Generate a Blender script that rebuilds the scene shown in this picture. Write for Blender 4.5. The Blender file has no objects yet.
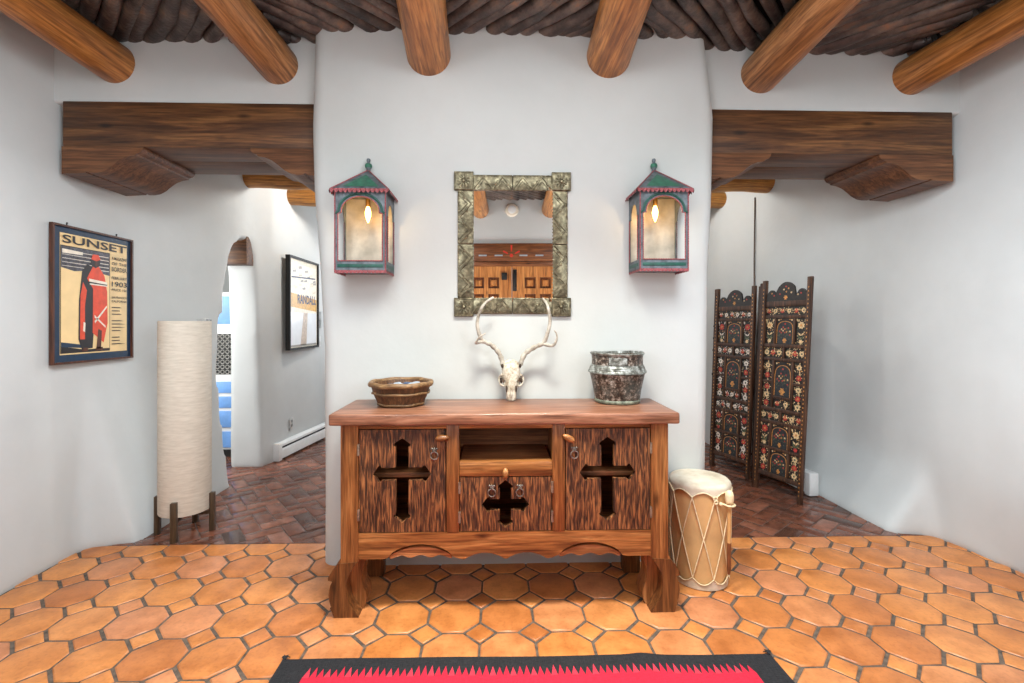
import bpy, bmesh, math, random
from math import sin, cos, pi, radians, sqrt, atan2
from mathutils import Vector, noise, geometry
random.seed(7)
S = bpy.context.scene
COL = S.collection

# ------------------------------------------------------------------ materials
def lin(c):
    r = []
    for v in c[:3]:
        v = v / 255.0
        r.append(v / 12.92 if v <= .04045 else ((v + .055) / 1.055) ** 2.4)
    return (r[0], r[1], r[2], 1.0)

class NT:
    def __init__(s, name):
        s.m = bpy.data.materials.new(name); s.m.use_nodes = True
        s.t = s.m.node_tree; s.n = s.t.nodes; s.l = s.t.links
        s.b = s.n['Principled BSDF']
    def node(s, typ, **kw):
        n = s.n.new(typ)
        for k, v in kw.items():
            if k in n.inputs: n.inputs[k].default_value = v
            else: setattr(n, k, v)
        return n
    def link(s, a, b): s.l.new(a, b)
    def coord(s, scale=(1, 1, 1), rot=(0, 0, 0), kind='Object'):
        t = s.node('ShaderNodeTexCoord'); mp = s.node('ShaderNodeMapping')
        mp.inputs['Scale'].default_value = scale; mp.inputs['Rotation'].default_value = rot
        s.link(t.outputs[kind], mp.inputs['Vector']); return mp.outputs['Vector']
    def noise(s, vec, scale, detail=4, rough=.55, dist=0):
        n = s.node('ShaderNodeTexNoise')
        n.inputs['Scale'].default_value = scale; n.inputs['Detail'].default_value = detail
        n.inputs['Roughness'].default_value = rough; n.inputs['Distortion'].default_value = dist
        s.link(vec, n.inputs['Vector']); return n.outputs['Fac']
    def ramp(s, fac, stops):
        r = s.node('ShaderNodeValToRGB'); e = r.color_ramp.elements
        while len(e) < len(stops): e.new(.5)
        for i, (p, c) in enumerate(stops):
            e[i].position = p; e[i].color = lin(c)
        s.link(fac, r.inputs['Fac']); return r.outputs['Color']
    def mix(s, fac, a, b, mode='MIX'):
        n = s.node('ShaderNodeMix'); n.data_type = 'RGBA'; n.blend_type = mode
        for v, k in ((fac, 0), (a, 6), (b, 7)):
            if hasattr(v, 'links'): s.link(v, n.inputs[k])
            else: n.inputs[k].default_value = v
        return n.outputs[2]
    def bump(s, h, strength=.3, dist=.01):
        b = s.node('ShaderNodeBump'); b.inputs['Strength'].default_value = strength
        b.inputs['Distance'].default_value = dist
        s.link(h, b.inputs['Height']); s.link(b.outputs['Normal'], s.b.inputs['Normal'])
    def done(s, col=None, rough=.6, metal=0, spec=None):
        if col is not None:
            if hasattr(col, 'links'): s.link(col, s.b.inputs['Base Color'])
            else: s.b.inputs['Base Color'].default_value = lin(col)
        s.b.inputs['Roughness'].default_value = rough; s.b.inputs['Metallic'].default_value = metal
        if spec is not None: s.b.inputs['Specular IOR Level'].default_value = spec
        return s.m

def flat(name, c, rough=.6, metal=0, var=.12, scale=18, spec=None):
    k = NT(name); v = k.coord()
    a = [max(0, x * (1 - var)) for x in c]; b = [min(255, x * (1 + var)) for x in c]
    return k.done(k.ramp(k.noise(v, scale), [(.3, a), (.7, b)]), rough, metal, spec)

def wood(name, dark, mid, light, axis='x', s=1.0, rough=.45, bump=.25, knots=True, contrast=1.0, fine=1.0):
    k = NT(name)
    st = {'x': (1.6 * s, 22 * s, 22 * s), 'y': (22 * s, 1.6 * s, 22 * s), 'z': (22 * s, 22 * s, 1.6 * s)}[axis]
    st2 = {'x': (5, 90, 90), 'y': (90, 5, 90), 'z': (90, 90, 5)}[axis]
    v = k.coord(st); n1 = k.noise(v, 1.0, 5, .6, 1.2)
    v2 = k.coord(st2); n2 = k.noise(v2, 1.0 * fine, 3, .6, .4)
    col = k.ramp(n1, [(.5 - .22 / contrast, dark), (.5, mid), (.5 + .2 / contrast, light)])
    r2 = k.ramp(n2, [(.35, (150, 140, 130)), (.6, (255, 255, 255))])
    col = k.mix(.75, col, r2, 'MULTIPLY')
    if knots:
        sk = {'x': (2.2, 6, 6), 'y': (6, 2.2, 6), 'z': (6, 6, 2.2)}[axis]
        v3 = k.coord(sk); vo = k.node('ShaderNodeTexVoronoi'); vo.inputs['Scale'].default_value = 1.3
        k.link(v3, vo.inputs['Vector'])
        kr = k.ramp(vo.outputs['Distance'], [(.03, (70, 50, 40)), (.14, (255, 255, 255))])
        col = k.mix(.7, col, kr, 'MULTIPLY')
    k.bump(n2, bump, .004)
    return k.done(col, rough)

M = {}
# plaster
def plaster(name, c):
    k = NT(name); v = k.coord()
    n1 = k.noise(v, 1.6, 5, .6); n2 = k.noise(v, 26, 4, .6)
    col = k.ramp(n1, [(.3, [x * .955 for x in c]), (.7, c)])
    mx = k.node('ShaderNodeMath', operation='ADD'); k.link(n1, mx.inputs[0])
    m2 = k.node('ShaderNodeMath', operation='MULTIPLY'); k.link(n2, m2.inputs[0]); m2.inputs[1].default_value = .12
    k.link(m2.outputs[0], mx.inputs[1]); k.bump(mx.outputs[0], .25, .02)
    return k.done(col, .85, 0, .25)
M['plaster'] = plaster('white_plaster', (202, 205, 204))
M['white'] = flat('white_paint', (226, 227, 226), .5, 0, .02)
M['offwhite'] = flat('warm_white', (226, 214, 196), .6, 0, .03)
# terracotta
def tilemat():
    k = NT('terracotta_tile'); g = k.node('ShaderNodeNewGeometry'); v = k.coord()
    base = k.ramp(g.outputs['Random Per Island'], [(0, (192, 118, 66)), (.35, (212, 136, 74)), (.7, (218, 144, 82)), (1, (208, 138, 96))])
    n = k.noise(v, 9, 5, .6); n3 = k.noise(v, 60, 3, .6)
    base = k.mix(.8, base, k.ramp(n, [(.3, (200, 185, 170)), (.62, (255, 255, 255))]), 'MULTIPLY')
    base = k.mix(.5, base, k.ramp(n3, [(.3, (215, 205, 200)), (.5, (255, 255, 255))]), 'MULTIPLY')
    k.bump(n, .15, .01)
    rr = k.node('ShaderNodeMapRange'); k.link(n, rr.inputs[0]); rr.inputs[3].default_value = .22; rr.inputs[4].default_value = .48
    m = k.done(base, .35, 0, .45); k.link(rr.outputs[0], k.b.inputs['Roughness']); return m
M['tile'] = tilemat()
M['grout'] = flat('grey_grout', (88, 76, 66), .85, 0, .3, 40)
def brickmat():
    k = NT('glazed_brick'); g = k.node('ShaderNodeNewGeometry'); v = k.coord()
    base = k.ramp(g.outputs['Random Per Island'], [(0, (84, 58, 48)), (.3, (124, 76, 58)), (.75, (140, 86, 64)), (1, (158, 104, 82))])
    n = k.noise(v, 14, 5, .65)
    base = k.mix(.8, base, k.ramp(n, [(.3, (150, 140, 135)), (.65, (255, 255, 255))]), 'MULTIPLY')
    k.bump(n, .2, .006); return k.done(base, .2, 0, .5)
M['brick'] = brickmat()
M['brickgrout'] = flat('dark_grout', (88, 70, 62), .5, 0, .3, 40)
# woods
M['viga'] = wood('peeled_log_wood', (120, 76, 42), (178, 122, 72), (206, 152, 98), 'y', 1.0, .45, .25)
M['viga2'] = wood('orange_log_wood', (138, 84, 36), (186, 122, 60), (212, 150, 84), 'y', 1.0, .4, .25)
M['vigax'] = wood('golden_log_wood', (140, 88, 34), (190, 130, 58), (214, 160, 80), 'x', 1.0, .5, .2)
k = NT('dark_latilla'); v = k.coord((3, 3, 3)); n = k.noise(v, 3.0, 6, .65); n2 = k.noise(v, 12, 4, .6)
k.bump(n2, .5, .01)
oi = k.node('ShaderNodeObjectInfo')
cc = k.ramp(n, [(.3, (40, 34, 33)), (.46, (80, 70, 67)), (.6, (120, 106, 97)), (.74, (156, 114, 84))])
cc = k.mix(.6, cc, k.ramp(oi.outputs['Random'], [(0, (90, 84, 84)), (1, (255, 245, 238))]), 'MULTIPLY')
M['latilla'] = k.done(cc, .42)
M['soffit'] = flat('dark_soffit', (34, 30, 29), .9, 0, .3, 10)
M['lintel'] = wood('dark_beam_wood', (60, 36, 20), (96, 61, 34), (128, 87, 50), 'x', .8, .5, .3, True, 1.2)
M['corbel'] = wood('carved_corbel_wood', (72, 44, 26), (106, 67, 40), (132, 89, 56), 'x', .8, .5, .3, False)
# console
M['c_frame'] = wood('honey_pine_x', (88, 50, 24), (160, 102, 54), (192, 134, 80), 'x', 1.2, .36, .35)
M['c_frame_z'] = wood('honey_pine_z', (82, 46, 22), (144, 88, 46), (178, 120, 70), 'z', 1.2, .36, .35)
M['c_top'] = wood('red_brown_top', (98, 60, 44), (146, 98, 75), (176, 128, 102), 'x', .9, .33, .15)
M['c_leg'] = wood('dark_carved_leg', (70, 40, 22), (110, 66, 34), (146, 94, 52), 'z', 1.8, .4, .4)
M['c_leg2'] = wood('inner_scroll', (104, 60, 30), (154, 98, 54), (184, 128, 80), 'z', 1.5, .35, .3, False)
M['c_in'] = wood('cabinet_inside', (112, 66, 36), (152, 94, 54), (182, 120, 74), 'x', 1.0, .6, .2)
M['c_insert'] = wood('rosy_insert', (128, 76, 40), (172, 112, 66), (204, 146, 96), 'x', 1.0, .4, .15, False)
def hewn():
    k = NT('hewn_door_wood')
    v = k.coord((120, 60, 13)); n = k.noise(v, 1.0, 3, .5, .6)
    v2 = k.coord((10, 10, 2)); n2 = k.noise(v2, 1, 3, .5)
    col = k.ramp(n, [(.38, (50, 30, 18)), (.5, (96, 58, 34)), (.66, (166, 108, 64))])
    col = k.mix(.6, col, k.ramp(n2, [(.3, (190, 170, 160)), (.7, (255, 255, 255))]), 'MULTIPLY')
    k.bump(n, .7, .01); return k.done(col, .5)
M['hewn'] = hewn()
M['iron'] = flat('old_iron', (120, 112, 104), .4, .85, .3, 60)
M['hinge'] = flat('hinge_metal', (150, 136, 120), .45, .7, .2, 60)
M['black'] = flat('black', (16, 15, 15), .6, 0, .1)
# metals
def tin():
    k = NT('punched_tin'); v = k.coord(); n = k.noise(v, 45, 4, .6)
    vo = k.node('ShaderNodeTexVoronoi'); vo.inputs['Scale'].default_value = 120; k.link(v, vo.inputs['Vector'])
    col = k.ramp(n, [(.3, (78, 72, 58)), (.5, (114, 106, 86)), (.7, (164, 154, 126))])
    k.bump(vo.outputs['Distance'], .08, .002); return k.done(col, .34, .85)
M['tin'] = tin()
M['tin_dark'] = flat('tin_backing', (84, 80, 66), .4, .85, .3, 30)  # darker tin for the mirror's back board
k = NT('mirror_glass'); M['mirror'] = k.done((236, 236, 234), .0, 1.0)
M['zinc'] = flat('lantern_grey_tin', (94, 102, 108), .5, .3, .25, 30)
M['zinc_in'] = flat('lantern_back_tin', (186, 178, 164), .5, .2, .12, 12)
M['green'] = flat('lantern_green', (26, 76, 66), .45, 0, .2, 40)
M['greenroof'] = flat('lantern_roof_green', (42, 102, 80), .45, 0, .2, 40)
M['pink'] = flat('lantern_pink_red', (126, 62, 66), .5, 0, .45, 260)
M['brass'] = flat('brass', (150, 108, 52), .35, .8, .2)
k = NT('glowing_bulb'); k.b.inputs['Emission Color'].default_value = lin((255, 190, 96)); k.b.inputs['Emission Strength'].default_value = 14
M['bulb'] = k.done((255, 220, 160), .3)
k = NT('clear_glass'); k.b.inputs['Transmission Weight'].default_value = 1.0; k.b.inputs['IOR'].default_value = 1.02
k.b.inputs['Alpha'].default_value = .12
M['glass'] = k.done((255, 255, 255), .02)
# drum
M['drum'] = flat('drum_log', (208, 166, 114), .5, 0, .1, 5)
k = NT('rawhide'); v = k.coord(); n = k.noise(v, 9, 5, .6)
M['hide'] = k.done(k.ramp(n, [(.3, (184, 168, 144)), (.5, (212, 200, 180)), (.7, (226, 218, 204))]), .55)
M['lace'] = flat('rawhide_lace', (226, 206, 168), .6, 0, .08, 40)
M['stick'] = flat('beater_stick', (196, 150, 96), .5, 0, .1)
M['stick_dark'] = flat('beater_grip', (112, 62, 34), .5, 0, .15)
# bone
k = NT('bleached_bone'); v = k.coord(); n = k.noise(v, 38, 5, .7)
k.bump(n, .4, .006); M['bone'] = k.done(k.ramp(n, [(.3, (104, 84, 62)), (.43, (176, 162, 142)), (.56, (206, 198, 184)), (.7, (222, 216, 206))]), .65)
k = NT('antler'); v = k.coord((1, 1, 1)); n = k.noise(v, 22, 4, .6)
M['antler'] = k.done(k.ramp(n, [(.3, (112, 102, 90)), (.5, (172, 164, 152)), (.7, (204, 198, 188))]), .6)
M['bone_dark'] = flat('bone_shade_spot', (58, 44, 34), .8, 0, .3, 40)  # paints shade into eye sockets and nose, also the dark pedicle spots
# pot and bowl
def potmat():
    k = NT('worn_copper'); v = k.coord(); n = k.noise(v, 48, 6, .8); n2 = k.noise(v, 11, 4, .6)
    col = k.ramp(n, [(.4, (38, 29, 24)), (.5, (74, 58, 48)), (.57, (140, 122, 110)), (.66, (210, 206, 200))])
    col = k.mix(k.ramp(n2, [(.45, (0, 0, 0)), (.62, (150, 150, 150))]), col, lin((112, 122, 118)))
    k.bump(n, .5, .006); return k.done(col, .42, .45)
M['pot'] = potmat()
k = NT('grey_pewter_band'); v = k.coord((1, 1, 1)); n = k.noise(v, 40, 5, .7)
M['potband'] = k.done(k.ramp(n, [(.36, (70, 68, 62)), (.5, (126, 128, 122)), (.64, (190, 194, 192))]), .42, .5)
M['potgreen'] = flat('verdigris', (112, 118, 104), .6, .2, .35, 50)
M['bowl'] = wood('dark_stave', (58, 36, 22), (96, 62, 36), (128, 88, 52), 'z', 1.5, .5, .3, False)
M['hoop'] = wood('bamboo_hoop', (92, 68, 44), (138, 104, 68), (176, 140, 98), 'x', 2, .5, .2, False)
M['pebble'] = flat('pale_piece', (158, 168, 180), .25, 0, .1, 30)
M['pebbleb'] = flat('blue_piece', (62, 78, 108), .25, 0, .3, 30)
# lamp
k = NT('linen_shade'); v = k.coord((14, 14, 90)); n = k.noise(v, 1, 4, .6)
k.bump(n, .2, .003); M['linen'] = k.done(k.ramp(n, [(.3, (200, 190, 174)), (.7, (220, 211, 196))]), .8)
M['lampleg'] = wood('walnut_leg', (50, 38, 26), (78, 60, 42), (98, 78, 56), 'z', 2, .45, .2, False)
# screen
M['s_wood'] = wood('screen_dark_wood', (44, 26, 18), (78, 50, 34), (116, 78, 52), 'z', 2, .5, .2, False)
M['s_base'] = flat('screen_black_paint', (30, 26, 24), .5, 0, .3, 60)
M['s_navy'] = flat('screen_slate_paint', (36, 40, 44), .5, 0, .3, 60)
M['s_red'] = flat('screen_red', (172, 56, 48), .55, 0, .25, 90)
M['s_cream'] = flat('screen_cream', (212, 182, 136), .55, 0, .2, 90)
M['s_through'] = flat('screen_light_through', (222, 212, 200), .55, 0, .12, 90)  # white that paints in light coming through the pierced leaf
M['s_gold'] = flat('screen_gold', (190, 132, 70), .5, .1, .25, 90)
M['s_green'] = flat('screen_green', (74, 84, 62), .55, 0, .25, 90)
# posters
M['p_frame'] = wood('poster_frame_wood', (58, 30, 20), (84, 46, 30), (108, 62, 40), 'z', 2, .4, .15, False)
M['p_navy'] = flat('poster_navy', (28, 52, 76), .35, 0, .1, 30)
M['p_cream'] = flat('poster_cream', (226, 196, 142), .4, 0, .05, 10)
M['p_sand'] = flat('poster_sand', (236, 206, 150), .4, 0, .03, 10)
M['p_ink'] = flat('poster_ink', (34, 30, 32), .4, 0, .1, 30)
M['p_sky'] = flat('poster_dark_sky', (70, 70, 78), .4, 0, .35, 60)
M['p_red'] = flat('poster_red', (214, 72, 40), .4, 0, .06, 30)
M['p_white'] = flat('poster_white', (232, 222, 204), .4, 0, .05, 30)
M['r_cream'] = flat('print_cream', (216, 204, 182), .4, 0, .1, 60)
M['r_gold'] = flat('print_gold', (206, 156, 66), .4, 0, .1, 40)
M['r_blue'] = flat('print_blue', (44, 56, 86), .4, 0, .1, 40)
M['r_refl_pale'] = flat('print_reflection_pale', (232, 236, 240), .25, 0, .02, 10)
M['r_refl_tan'] = flat('print_reflection_tan', (190, 172, 156), .4, 0, .1, 30)
M['r_grey'] = flat('print_grey', (150, 146, 140), .4, 0, .15, 60)
# rug
def wool(name, c, v_=.25):
    k = NT(name); v = k.coord((60, 420, 60)); n = k.noise(v, 1, 4, .7); v2 = k.coord((500, 30, 30)); n2 = k.noise(v2, 1, 2, .6)
    k.bump(n, .8, .004)
    a = [x * (1 - v_) for x in c]; b = [min(255, x * (1 + v_)) for x in c]
    col = k.mix(.4, k.ramp(n, [(.3, a), (.7, b)]), k.ramp(n2, [(.3, a), (.7, b)])); return k.done(col, .95, 0, .1)
M['r_black'] = wool('rug_black_wool', (46, 46, 49), .35)
M['r_red'] = wool('rug_red_wool', (200, 46, 68), .14)
M['r_pink'] = wool('rug_pink_wool', (206, 62, 80), .14)
# misc
M['blue'] = flat('blue_paint', (112, 160, 220), .45, 0, .1, 5)
M['grille'] = flat('grille_grey', (150, 148, 142), .5, 0, .1, 30)
M['switch'] = flat('switch_plate', (206, 206, 204), .4, .1, .05)
M['steel'] = flat('brushed_steel', (150, 152, 152), .35, .7, .1)
M['door'] = wood('panelled_door_wood', (150, 90, 44), (198, 128, 68), (216, 150, 86), 'z', 1.0, .4, .2)
M['door_d'] = wood('door_panel_dark', (84, 44, 22), (116, 66, 34), (140, 84, 46), 'z', 1.0, .4, .2, False)
M['doorlintel'] = wood('door_lintel_wood', (92, 50, 26), (126, 74, 40), (150, 92, 52), 'x', 1.0, .45, .2)
M['red_paint'] = flat('red_paint', (206, 54, 40), .5, 0, .08)
M['grey_inlay'] = flat('grey_inlay', (150, 162, 172), .5, 0, .08)

# ------------------------------------------------------------------ mesh tools
ORG = {}
class MB:
    def __init__(s): s.v = []; s.f = []; s.mi = []
    def add(s, vs, fs, mi=0):
        o = len(s.v); s.v += [tuple(p) for p in vs]
        for f in fs: s.f.append([o + i for i in f]); s.mi.append(mi)
        return s
    def bm(s, bm, mi=0):
        bm.verts.ensure_lookup_table(); bm.verts.index_update()
        s.add([v.co[:] for v in bm.verts], [[v.index for v in f.verts] for f in bm.faces], mi); bm.free(); return s
    def box(s, x0, x1, y0, y1, z0, z1, bev=0, mi=0, seg=2, xf=None):
        b = bmesh.new(); bmesh.ops.create_cube(b, size=1)
        for v in b.verts:
            v.co = Vector(((x0 + x1) / 2 + v.co.x * (x1 - x0), (y0 + y1) / 2 + v.co.y * (y1 - y0), (z0 + z1) / 2 + v.co.z * (z1 - z0)))
        if bev: bmesh.ops.bevel(b, geom=b.edges[:], offset=bev, segments=seg, affect='EDGES', profile=.5)
        if xf:
            for v in b.verts: v.co = Vector(xf(v.co))
        return s.bm(b, mi)
    def tube(s, path, rad, n=10, mi=0, cap=True, jit=0):
        pts = [Vector(p) for p in path]; rs = rad if hasattr(rad, '__len__') else [rad] * len(pts)
        up = None; rings = []
        for i, p in enumerate(pts):
            t = (pts[min(i + 1, len(pts) - 1)] - pts[max(i - 1, 0)]).normalized()
            if up is None:
                up = Vector((0, 0, 1)) if abs(t.z) < .9 else Vector((1, 0, 0))
            a = up - t * up.dot(t)
            if a.length < 1e-6: a = t.orthogonal()
            a.normalize(); b = t.cross(a); up = a
            rings.append([p + (a * cos(2 * pi * j / n) + b * sin(2 * pi * j / n)) * rs[i] * (1 + jit * (random.random() - .5)) for j in range(n)])
        vs = [v for r in rings for v in r]; fs = []
        for i in range(len(rings) - 1):
            for j in range(n):
                fs.append([i * n + j, i * n + (j + 1) % n, (i + 1) * n + (j + 1) % n, (i + 1) * n + j])
        if cap: fs.append(list(range(n))[::-1]); fs.append([(len(rings) - 1) * n + j for j in range(n)])
        return s.add(vs, fs, mi)
    def lathe(s, prof, c, n=40, mi=0, cap0=False, cap1=False, fn=None):
        vs = []; fs = []
        for i, (r, z) in enumerate(prof):
            for j in range(n):
                a = 2 * pi * j / n; rr, zz = (r, z) if fn is None else fn(r, z, a, i)
                vs.append((c[0] + rr * cos(a), c[1] + rr * sin(a), c[2] + zz))
        for i in range(len(prof) - 1):
            for j in range(n): fs.append([i * n + j, i * n + (j + 1) % n, (i + 1) * n + (j + 1) % n, (i + 1) * n + j])
        if cap0: fs.append(list(range(n))[::-1])
        if cap1: fs.append([(len(prof) - 1) * n + j for j in range(n)])
        return s.add(vs, fs, mi)
    def plate(s, outer, holes, fmap, d0, d1, mi=0, side_mi=None):
        """flat plate: 2-D outline with holes, fmap(u,v,d)->xyz, thickness d0..d1"""
        loops = [outer] + list(holes)
        tris = geometry.tessellate_polygon([[Vector((p[0], p[1], 0)) for p in L] for L in loops])
        fl = [p for L in loops for p in L]; N = len(fl)
        vs = [fmap(p[0], p[1], d0) for p in fl] + [fmap(p[0], p[1], d1) for p in fl]
        fs = [list(t) for t in tris] + [[N + i for i in t][::-1] for t in tris]
        s.add(vs, fs, mi); o = len(s.v) - 2 * N; b = 0
        for L in loops:
            n = len(L)
            for i in range(n):
                s.f.append([o + b + i, o + b + (i + 1) % n, o + N + b + (i + 1) % n, o + N + b + i]); s.mi.append(mi if side_mi is None else side_mi)
            b += n
        return s
    def flatpoly(s, pts, fmap, d, mi=0):
        tris = geometry.tessellate_polygon([[Vector((p[0], p[1], 0)) for p in pts]])
        return s.add([fmap(p[0], p[1], d) for p in pts], [list(t) for t in tris], mi)
    def sphere(s, c, r, mi=0, sx=1, sy=1, sz=1, u=14, v=10):
        b = bmesh.new(); bmesh.ops.create_uvsphere(b, u_segments=u, v_segments=v, radius=1)
        for q in b.verts: q.co = Vector((c[0] + q.co.x * r * sx, c[1] + q.co.y * r * sy, c[2] + q.co.z * r * sz))
        return s.bm(b, mi)
    def ring(s, c, R, r, axis='y', mi=0, n=20, m=8):
        pts = []
        for i in range(n + 1):
            a = 2 * pi * i / n
            pts.append({'y': (c[0] + R * cos(a), c[1], c[2] + R * sin(a)), 'z': (c[0] + R * cos(a), c[1] + R * sin(a), c[2]), 'x': (c[0], c[1] + R * cos(a), c[2] + R * sin(a))}[axis])
        return s.tube(pts, r, m, mi, False)
    def build(s, name, mats, parent=None, org=None, angle=38):
        me = bpy.data.meshes.new(name)
        o0 = Vector(ORG.get(parent.name, (0, 0, 0)) if parent else (org or (0, 0, 0)))
        me.from_pydata([Vector(p) - o0 for p in s.v], [], s.f)
        mats = mats if isinstance(mats, (list, tuple)) else [mats]
        for m in mats: me.materials.append(M[m] if isinstance(m, str) else m)
        me.polygons.foreach_set('material_index', s.mi)
        me.validate(); me.update()
        b = bmesh.new(); b.from_mesh(me); bmesh.ops.recalc_face_normals(b, faces=b.faces[:]); b.to_mesh(me); b.free()
        me.polygons.foreach_set('use_smooth', [True] * len(me.polygons))
        me.set_sharp_from_angle(angle=radians(angle))
        o = bpy.data.objects.new(name, me); COL.objects.link(o)
        if parent: o.parent = parent; ORG[o.name] = tuple(o0)
        else: o.location = o0; ORG[o.name] = tuple(o0)
        return o

def thing(name, label, cat, loc, group=None):
    o = bpy.data.objects.new(name, None); COL.objects.link(o); o.location = loc; o.empty_display_size = .1
    o['label'] = label; o['category'] = cat
    if group: o['group'] = group
    ORG[o.name] = tuple(loc); return o
def tag(o, label, cat, group=None):
    o['label'] = label; o['category'] = cat
    if group: o['group'] = group
    return o
def struct(o): o['kind'] = 'structure'; return o
def fy(u, v, d): return (u, d, v)       # plate in the XZ plane
def sstep(a, b, x):
    t = min(1, max(0, (x - a) / (b - a))); return t * t * (3 - 2 * t)
def lerp_tab(tab, x):
    if x <= tab[0][0]: return tab[0][1]
    for (a, b), (c, d) in zip(tab, tab[1:]):
        if x <= c: return b + (d - b) * (x - a) / (c - a)
    return tab[-1][1]
def spline(pts, n=6):
    out = []; P = [Vector(p) for p in pts]
    for i in range(len(P) - 1):
        p0 = P[max(i - 1, 0)]; p1 = P[i]; p2 = P[i + 1]; p3 = P[min(i + 2, len(P) - 1)]
        for k in range(n):
            t = k / n
            out.append(.5 * ((2 * p1) + (p2 - p0) * t + (2 * p0 - 5 * p1 + 4 * p2 - p3) * t * t + (3 * p1 - p0 - 3 * p2 + p3) * t ** 3))
    out.append(P[-1]); return out
def text_into(mb, body, u0, u1, v0, v1, fmap, d, mi, off=.012):
    """block lettering fitted into a box of the plate"""
    cu = bpy.data.curves.new('lettering', 'FONT'); cu.body = body; cu.size = 1; cu.offset = off; cu.resolution_u = 3
    ob = bpy.data.objects.new('lettering', cu); COL.objects.link(ob)
    dg = bpy.context.evaluated_depsgraph_get(); me = bpy.data.meshes.new_from_object(ob.evaluated_get(dg))
    bpy.data.objects.remove(ob); bpy.data.curves.remove(cu)
    xs = [v.co.x for v in me.vertices]; ys = [v.co.y for v in me.vertices]
    if not xs: return
    ax, bx, ay, by = min(xs), max(xs), min(ys), max(ys)
    sx = (u1 - u0) / max(1e-6, bx - ax); sy = (v1 - v0) / max(1e-6, by - ay)
    mb.add([fmap(u0 + (v.co.x - ax) * sx, v0 + (v.co.y - ay) * sy, d) for v in me.vertices], [list(p.vertices) for p in me.polygons], mi)
    bpy.data.meshes.remove(me)
def solidify_smooth(o, voxel=.03, it=8, cut=None):
    """plaster look: cut, remesh and soften the solid, then bake"""
    if cut:
        m = o.modifiers.new('cut', 'BOOLEAN'); m.operation = 'DIFFERENCE'; m.object = cut; m.solver = 'EXACT'
    m = o.modifiers.new('r', 'REMESH'); m.mode = 'VOXEL'; m.voxel_size = voxel; m.use_smooth_shade = True
    m = o.modifiers.new('s', 'SMOOTH'); m.factor = .5; m.iterations = it
    dg = bpy.context.evaluated_depsgraph_get(); me = bpy.data.meshes.new_from_object(o.evaluated_get(dg))
    mats = list(o.data.materials); o.modifiers.clear(); old = o.data; o.data = me
    me.materials.clear()
    for q in mats: me.materials.append(q)
    nn = [v.normal.copy() for v in me.vertices]
    for v, m_ in zip(me.vertices, nn):
        v.co += m_ * (noise.noise(v.co * 2.1) * .006 + noise.noise(v.co * 6) * .002)
    me.update()
    bpy.data.meshes.remove(old)
    if cut: bpy.data.objects.remove(cut)
    me.polygons.foreach_set('use_smooth', [True] * len(me.polygons)); return o
# ------------------------------------------------------------------ floor
TS = .2303; TX0 = .0563; TY0 = 2.3105; YE = 2.79
mb = MB()
mb.add([(-2.6, -1, -.005), (2.95, -1, -.005), (2.95, YE, -.005), (-2.6, YE, -.005)], [[0, 1, 2, 3]], 1)
bmt = bmesh.new()
def island(pts, inset=.006, drop=.005):
    cx = sum(p[0] for p in pts) / len(pts); cy = sum(p[1] for p in pts) / len(pts)
    tz = random.uniform(-.0008, .0012); tx = random.uniform(-.006, .006); ty = random.uniform(-.006, .006)
    R = max(sqrt((p[0] - cx) ** 2 + (p[1] - cy) ** 2) for p in pts)
    rings = []
    for k, dz in ((1, -drop), (1 - inset * .45 / R, -.24 * drop), (1 - inset * 1.3 / R, 0)):
        rings.append([bmt.verts.new((cx + (p[0] - cx) * k, cy + (p[1] - cy) * k, dz + (tz + tx * (p[0] - cx) + ty * (p[1] - cy) if dz > -.004 else 0))) for p in pts])
    n = len(pts)
    for a, b in zip(rings, rings[1:]):
        for i in range(n): bmt.faces.new((a[i], a[(i + 1) % n], b[(i + 1) % n], b[i]))
    bmt.faces.new(rings[-1])
h = TS / 2; g = .0055
cc_ = h * (2 - sqrt(2))
def jt(p): return (p[0] + random.uniform(-.0018, .0018), p[1] + random.uniform(-.0018, .0018))
for i in range(-12, 14):
    for j in range(-15, 4):
        cx, cy = TX0 + i * TS, TY0 + j * TS
        if not (-2.7 < cx < 3.0 and -1.2 < cy < YE + .2): continue
        a = h - g; c = a - (cc_ - g * .0)
        island([jt(q) for q in ((cx + c, cy - a), (cx + a, cy - c), (cx + a, cy + c), (cx + c, cy + a), (cx - c, cy + a), (cx - a, cy + c), (cx - a, cy - c), (cx - c, cy - a))])
        d = cc_ - g * 1.5; dx, dy = cx + h, cy + h
        island([jt(q) for q in ((dx, dy - d), (dx + d, dy), (dx, dy + d), (dx - d, dy))])
bmesh.ops.bisect_plane(bmt, geom=bmt.verts[:] + bmt.edges[:] + bmt.faces[:], plane_co=(0, YE - .004, 0), plane_no=(0, 1, 0), clear_outer=True)
mb.bm(bmt, 0)
struct(mb.build('floor', ['tile', 'grout'], angle=60))
# herringbone brick floor of the hall
mb = MB(); W = .104; A = radians(38)
mb.add([(-4, YE, -.0025), (3, YE, -.0025), (3, 6.4, -.0025), (-4, 6.4, -.0025)], [[0, 1, 2, 3]], 1)
bmt = bmesh.new()
def brick(u, v, w, hh):
    gp = .003; q = [(u + gp, v + gp), (u + w - gp, v + gp), (u + w - gp, v + hh - gp), (u + gp, v + hh - gp)]
    P = [(p[0] * cos(A) - p[1] * sin(A), 2.8 + p[0] * sin(A) + p[1] * cos(A)) for p in q]
    cx = sum(p[0] for p in P) / 4; cy = sum(p[1] for p in P) / 4
    if -3.7 < cx < 2.75 and YE - .15 < cy < 6.35: island(P, .003, .0022)
for n in range(-60, 61):
    for m in range(-40, 41):
        ox, oy = W * (n + 2 * m), W * (n - 2 * m)
        if abs(ox) > 6.5 or abs(oy) > 6.5: continue
        brick(ox, oy, 2 * W, W); brick(ox, oy + W, W, 2 * W)
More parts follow.
